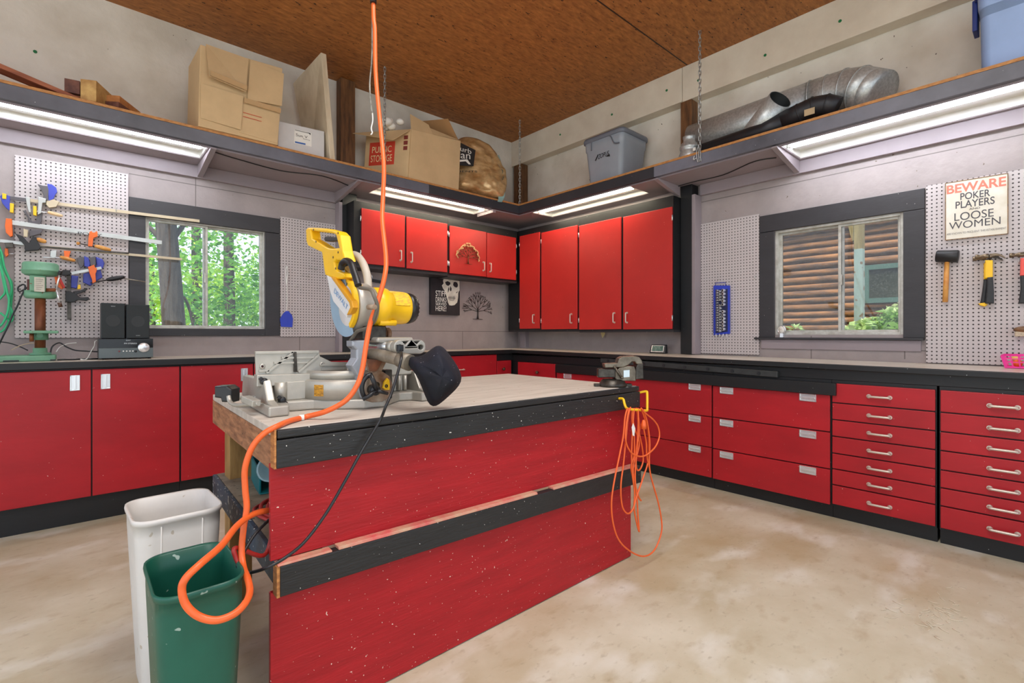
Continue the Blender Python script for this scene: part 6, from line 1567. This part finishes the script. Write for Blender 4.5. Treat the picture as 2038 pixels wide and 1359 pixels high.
MB().cyl((cxx, YD, zt1 - .06), (cxx, YD, zt1 - .002), .040, n=24).build('table_collar', grn, t)
MB().cyl((cxx, YD - .045, zt1 - .03), (cxx - .0, YD - .02, zt1 - .03), .016, n=14).build('collar_bolt', grn, t)
MB().cyl((px_(64, 675).x, YD - .05, zt1 - .07), (px_(64, 675).x, YD - .05, zt1 - .015), .011, n=12).build('clamp_screw', rusty, t)
zh = px_(80, 588).z
MB().lathe((cxx, YD, zh), (0, 0, 1), [(0, 0), (.034, 0), (.034, .028), (0, .028)], 24).build('quill', steel_d, t)
MB().box((px_(60, 580).x, YD - .07, zh + .022), (px_(92, 580).x, YD + .05, px_(80, 550).z)).build('head_casting', grn, t, bevel=.006)
MB().box((px_(68, 570, YD - .075).x, YD - .079, px_(68, 580, YD - .075).z), (px_(89, 570, YD - .075).x, YD - .071, px_(68, 551, YD - .075).z)).build('rating_plate', mat('ivory_plate', (206, 202, 186), .5, rgb2=(186, 180, 164), scale=40), t)
mb = MB(); 
for i in range(6): mb.box((px_(71, 570, YD - .08).x, YD - .0798, px_(70, 555 + i * 4, YD - .08).z), (px_(86 - (i % 3) * 2, 570, YD - .08).x, YD - .0792, px_(70, 555.8 + i * 4, YD - .08).z))
mb.build('plate_print', MATS['grey_print'], t)
zc0 = px_(80, 549).z
MB().lathe((px_(81, 540).x, YD + .0, zc0), (0, 0, 1), [(0, -.004), (.07, 0), (.088, .012), (.090, .026), (.094, .028), (.094, .034), (.089, .036), (.088, .075), (.080, .084), (0, .088)], 40).build('pulley_cover', grn, t)
MB().lathe((px_(80, 590).x, YD + .03, zh - .02), (0, 0, 1), [(0, 0), (.07, .002), (.082, .02), (.082, .05), (0, .06)], 32).build('motor_shroud', grn, t)
MB().cyl(px_(92, 577, YD - .05), px_(113, 577, YD - .06), .0115, n=14).build('feed_hub', rusty, t)
MB().tube([px_(112, 577, YD - .065), px_(119, 545, YD - .08)], .0055, n=10).build('feed_lever', chrome, t)
MB().tube([px_(112, 577, YD - .065), px_(119, 600, YD - .08)], .0055, n=10).build('feed_lever', chrome, t)
MB().cyl(px_(118, 602, YD - .08), px_(121, 611, YD - .08), .011, n=12).build('lever_knob', knob_m, t)
MB().cyl(px_(118, 547, YD - .08), px_(121, 539, YD - .08), .010, n=12).build('lever_knob', plastic_b, t)
MB().box((px_(54, 560).x, YD - .02, px_(54, 578).z), (px_(62, 560).x, YD + .04, px_(54, 556).z)).build('switch_box', mat('maroon_switch', (96, 44, 36), .5, var=.05), t, bevel=.003)
MB().tube(catmull([px_(62, 565), px_(50, 575), px_(38, 580), px_(36, 572), px_(46, 566), px_(50, 572), px_(42, 590), px_(34, 610), px_(26, 625), px_(18, 645), px_(8, 665), px_(-4, 690, 4.45)], 6), .0045, n=8).build('power_cord', plastic_b, t)
# green hose coil hanging left
gr_h = mat('green_cord_jacket', (56, 190, 128), .4, var=.08, scale=10)
t = thing('extension_cord', pA(0, 500, .05), 'bright green cord hanging in long loops at the left edge of the photo', 'cord')
for k, pts in enumerate(([(-16, 480), (-2, 490), (4, 520), (12, 545), (22, 560), (24, 580), (22, 605), (20, 630), (12, 650), (2, 660), (-10, 660)], [(-14, 485), (2, 500), (8, 530), (18, 555), (23, 575), (18, 600), (24, 620), (25, 634), (20, 640), (10, 630), (0, 622)], [(-12, 490), (0, 525), (6, 555), (10, 580), (4, 590), (-6, 600)], [(-10, 500), (4, 540), (14, 580), (18, 600), (14, 625), (4, 645), (-8, 655)])):
    MB().tube(catmull(wa(pts, .04 + .012 * k), 6), .0062, n=8).build('strand', gr_h, t)
# loose cords on the worktop behind the stereo
def cord(pts, r, m, label):
    o = MB().tube(catmull(pts, 6), r, n=7).build('loose_cord', m); tag(o, label, 'cord', 'loose cords on the worktop')
zc_ = lambda x, y, dz=.005: V((pY(x, y, 4.42 - (y - 700) * .008).x, 4.42 - (y - 700) * .008, ZL + dz))
cord([pY(100, 706, 4.5), pY(104, 690, 4.55), pY(118, 682, 4.58), pY(132, 690, 4.57), pY(150, 697, 4.55), pY(175, 699, 4.5), pY(200, 700, 4.5)], .0045, plastic_b, 'black cord arching from the drill press to the stereo')
cord([pY(112, 700, 4.5), pY(120, 690, 4.55), pY(135, 684, 4.6), pY(152, 682, 4.62)], .0028, white_en, 'thin white cord lying behind the drill press base')
cord([zc_(160, 708), zc_(172, 707), pY(182, 698, 4.45), pY(188, 688, 4.5), pY(189, 680, 4.55), pY(192, 678, 4.6)], .0032, white_en, 'white cord rising beside the stereo receiver')
cord([zc_(114, 706), zc_(130, 705), zc_(145, 708), zc_(160, 704), zc_(178, 705), zc_(195, 702)], .005, plastic_b, 'black cord lying flat along the worktop in front of the stereo')
cord([pY(22, 697, 4.5), pY(40, 688, 4.5), pY(60, 683, 4.5), pY(70, 683, 4.5)], .003, mat('cream_cord', (206, 180, 150), .5, var=.04), 'cream cord crossing behind the drill press column')
cord([pY(0, 680, 4.6), pY(20, 683, 4.6), pY(40, 690, 4.58), pY(55, 697, 4.55)], .004, plastic_b, 'black cord sloping down left of the drill press')
# wood shavings on the floor
shv = mat('pale_wood_shaving', (232, 220, 196), .7, var=.05)
mb = MB()
for i in range(60):
    x, y = rnd.gauss(1852, 34), rnd.gauss(1222, 20); c = pZ(x, y, .002); a = rnd.uniform(0, math.pi); L = rnd.uniform(.008, .05)
    dv = V((math.cos(a), math.sin(a), 0)) * L
    mb.tube([c - dv / 2, c + V((-dv.y, dv.x, 0)) * .15 + V((0, 0, .002)), c + dv / 2], .0012, n=4)
o = mb.build('wood_shavings', shv); tag(o, 'scatter of pale wood shavings on the concrete floor at right', 'shavings'); o['kind'] = 'stuff'

# ------------------------------------------------------------------ outdoors, beyond the two windows
grass = mat('shady_ground', (96, 112, 60), .9, rgb2=(70, 62, 40), scale=2)
struct(MB().box((-16, Y0 + .13, -.5), (30, 40, -.3)).box((X0 + .13, -20, -.5), (30, Y0 + .13, -.3)).build('ground', grass))
bark = mat('grey_bark', (92, 82, 74), .9, rgb2=(48, 42, 38), scale=9, stretch=(3, 3, .35), bump=.9, bscale=12)
def leaf_mat(name, a, b_):
    m = mat(name, a, .55, rgb2=b_, scale=1.6, contrast=(.40, .62))
    n, l, b = nodes_of(m); b.inputs['Subsurface Weight'].default_value = 0
    tr = n.new('ShaderNodeBsdfTranslucent'); mx = n.new('ShaderNodeMixShader'); mx.inputs[0].default_value = .5
    l.new(b.inputs['Base Color'].links[0].from_socket, tr.inputs[0])
    o_ = n['Material Output']; l.new(b.outputs[0], mx.inputs[1]); l.new(tr.outputs[0], mx.inputs[2]); l.new(mx.outputs[0], o_.inputs[0])
    return m
lf = [leaf_mat('bright_green_leaf', (206, 232, 84), (110, 180, 60)), leaf_mat('mid_green_leaf', (150, 210, 84), (62, 132, 58)), leaf_mat('pale_bush_leaf', (214, 226, 170), (122, 168, 72))]
def foliage(blobs, n, size, seed):
    rg_ = random.Random(seed); mb = MB(); W = [b_[3] ** 2 for b_ in blobs]
    for _ in range(n):
        bx_, by_, bz_, br_ = rg_.choices(blobs, W)[0]
        d = V((rg_.gauss(0, 1), rg_.gauss(0, 1), rg_.gauss(0, 1))).normalized() * br_ * rg_.uniform(.45, 1.0) ** .6
        c = V((bx_, by_, bz_)) + V((d.x, d.y, d.z * .85))
        u = V((rg_.gauss(0, 1), rg_.gauss(0, 1), rg_.gauss(0, .6))).normalized(); w_ = u.cross(V((rg_.gauss(0, 1), rg_.gauss(0, 1), rg_.gauss(0, 1)))).normalized()
        s = size * rg_.uniform(.6, 1.3)
        mb.add([c - u * s, c + w_ * s * .45, c + u * s, c - w_ * s * .45], [(0, 1, 2, 3)])
    return mb
def tree(base, H, r, crown, n, size, m, seed, label, lean=(0, 0), branches=()):
    t = thing('tree', base, label, 'tree', 'trees outside the left window')
    b0_ = V(base); tp = b0_ + V((lean[0], lean[1], H))
    MB().tube(catmull([b0_, b0_ + (tp - b0_) * .3 + V((.03 * r / .2, 0, 0)), b0_ + (tp - b0_) * .65, tp], 5), r, n=16, rs=[r * (1.25 - .55 * i / 15) for i in range(16)]).build('trunk', bark, t)
    for p, q, br_ in branches: MB().tube(catmull([V(p), (V(p) + V(q)) / 2 + V((0, 0, .08)), V(q)], 4), br_, n=6).build('branch', bark, t)
    if n: foliage(crown, int(n * 1.5), size * .62, seed).build('foliage', m, t, fix=False)
    return t
g_ = -.3
tp0 = pY(338, 640, 8.0); tp1 = pY(330, 450, 8.0)
tree((tp0.x + .12, 8.0, g_), 6.0, .125, [(tp0.x + .2, 8.3, 5.6, 1.6)], 700, .13, lf[1], 1, 'big grey-barked tree trunk close outside the left window', (-.34, 0),
     [(pY(350, 470, 8.0), pY(385, 445, 8.2), .03), (pY(318, 475, 8.0), pY(270, 450, 8.2), .03), (pY(365, 590, 8.0), pY(385, 650, 8.0), .018)])
for i, (px, Y, H, cz, cr, n, m, label) in enumerate((
    (455, 11.0, 5.5, 2.6, 1.5, 2600, lf[1], 'bright leafy tree behind the right pane of the left window'),
    (390, 13.0, 6.5, 3.2, 1.9, 2600, lf[0], 'yellow-green leafy tree behind the window mullion'),
    (530, 14.0, 6.0, 3.0, 2.0, 2400, lf[1], 'leafy tree farther right seen through the left window'),
    (300, 15.0, 3.5, 1.7, 1.5, 2000, lf[0], 'pale leafy tree left of the big trunk outside'))):
    x = pY(px, 600, Y).x
    blobs = [(x + rnd.uniform(-1, 1) * cr * .7, Y + rnd.uniform(-1, 1) * cr * .6, cz + rnd.uniform(-1.0, 1.0) * cr, cr * rnd.uniform(.5, .8)) for _ in range(9)]
    tree((x, Y, g_), H, .10, blobs, n, .10, m, 10 + i, label)
hb = [(-3 + k * 1.1 + rnd.uniform(-.3, .3), 17.5 + rnd.uniform(-.8, .8), 1.2 + rnd.uniform(0, 1.9), 1.25) for k in range(13)]
o = foliage(hb, 5200, .10, 5).build('hedge', lf[1], fix=False); tag(o, 'dense green hedge closing the view behind the trees outside', 'hedge')
# log cabin across from the right window
XC = 7.6
logm = mat('weathered_log', (150, 98, 44), .75, rgb2=(66, 42, 24), scale=4, stretch=(6, .8, 6), bump=.25, bscale=14)
cab = thing('log_cabin', (XC, 2.0, g_), 'brown log cabin wall across from the right window', 'building')
mb = MB()
for k in range(37):
    z = g_ + .07 + k * .095; mb.cyl((XC + rnd.uniform(-.008, .008), -1.5, z), (XC + rnd.uniform(-.008, .008), 7.0, z), .055, n=10)
mb.build('log_wall', logm, cab)
MB().hexa([(XC - .35, -1.6, 3.17), (XC + 1.5, -1.6, 3.9), (XC + 1.5, 7.1, 3.9), (XC - .35, 7.1, 3.17), (XC - .35, -1.6, 3.25), (XC + 1.5, -1.6, 4.0), (XC + 1.5, 7.1, 4.0), (XC - .35, 7.1, 3.25)]).build('eave', mat('mossy_eave', (92, 84, 62), .9, rgb2=(60, 52, 40), scale=6), cab)
yw0, yw1 = pX(1718, 560, XC - .09).y, pX(1830, 560, XC - .09).y
zw0, zw1 = pX(1760, 602, XC - .09).z, pX(1760, 525, XC - .09).z
cw = frame_mb(lambda a, d, z: (XC - .07 - d, a, z), yw1, yw0, zw0, zw1, -.03, .03, .06).build('window_frame', mat('green_window_frame', (70, 100, 88), .6, var=.06), cab)
MB().box((XC - .075, yw1 + .06, zw0 + .06), (XC - .065, yw0 - .06, zw1 - .06)).build('pane', mat('dark_pane', (58, 62, 50), .12, var=.2, scale=3), cw)
po = thing('porch_post', (6.2, 1, g_), 'pale peeling porch post outside the right window', 'post')
peel = mat('peeling_mint_paint', (150, 170, 164), .7, rgb2=(120, 138, 130), scale=8, fleck=(110, 96, 78), fscale=14, famt=.66, stretch=(1, 1, .4))
pp = pX(1708, 640, 6.2); pw_ = abs(pX(1700, 640, 6.2).y - pX(1717, 640, 6.2).y)
zj = pX(1708, 495, 6.2).z
MB().box((6.2, pp.y - pw_ / 2, g_), (6.2 + .09, pp.y + pw_ / 2, zj)).build('lower_post', peel, po)
timb = mat('mossy_timber', (150, 136, 88), .8, rgb2=(108, 94, 58), scale=7, stretch=(1, 4, .5))
MB().box((6.2, pp.y - pw_ / 2, zj), (6.29, pp.y + pw_ / 2, 3.1)).build('upper_post', timb, po)
MB().bar((6.245, pp.y + pw_ * .3, zj + .1), (6.245, pX(1688, 445, 6.2).y + .02, pX(1692, 445, 6.2).z + .25), .07, .075).build('brace', timb, po)
bb = [pX(1770, 640, 6.0), pX(1745, 655, 6.0), pX(1720, 662, 6.0), pX(1790, 650, 6.0), pX(1800, 625, 6.1), pX(1768, 665, 6.0), pX(1740, 690, 6.0)]
t = thing('bush', (6.0, bb[0].y, g_), 'pale green bush at the bottom right of the right window', 'bush', 'plants outside the right window')
MB().tube([V((6.0, bb[0].y, g_)), V((6.0, bb[0].y, .9))], .02, n=6).build('stem', bark, t)
foliage([(p.x, p.y, p.z - .03, .19 if i < 5 else .26) for i, p in enumerate(bb)], 1100, .05, 21).build('foliage', lf[2], t, fix=False)
for px, yb_, lb in ((1583, 655, 'small pale plant at the lower left of the right window'), (1688, 655, 'small leafy sprig at the foot of the pale post outside')):
    p = pX(px, yb_, 5.6); t = thing('sprig', (p.x, p.y, g_), lb, 'plant', 'plants outside the right window')
    MB().tube([V((p.x, p.y, g_)), V((p.x, p.y, p.z))], .006, n=5).build('stem', bark, t)
    foliage([(p.x, p.y, p.z - .03, .09), (p.x, p.y + .03, p.z - .12, .1)], 70, .04, int(px)).build('foliage', lf[2], t, fix=False)
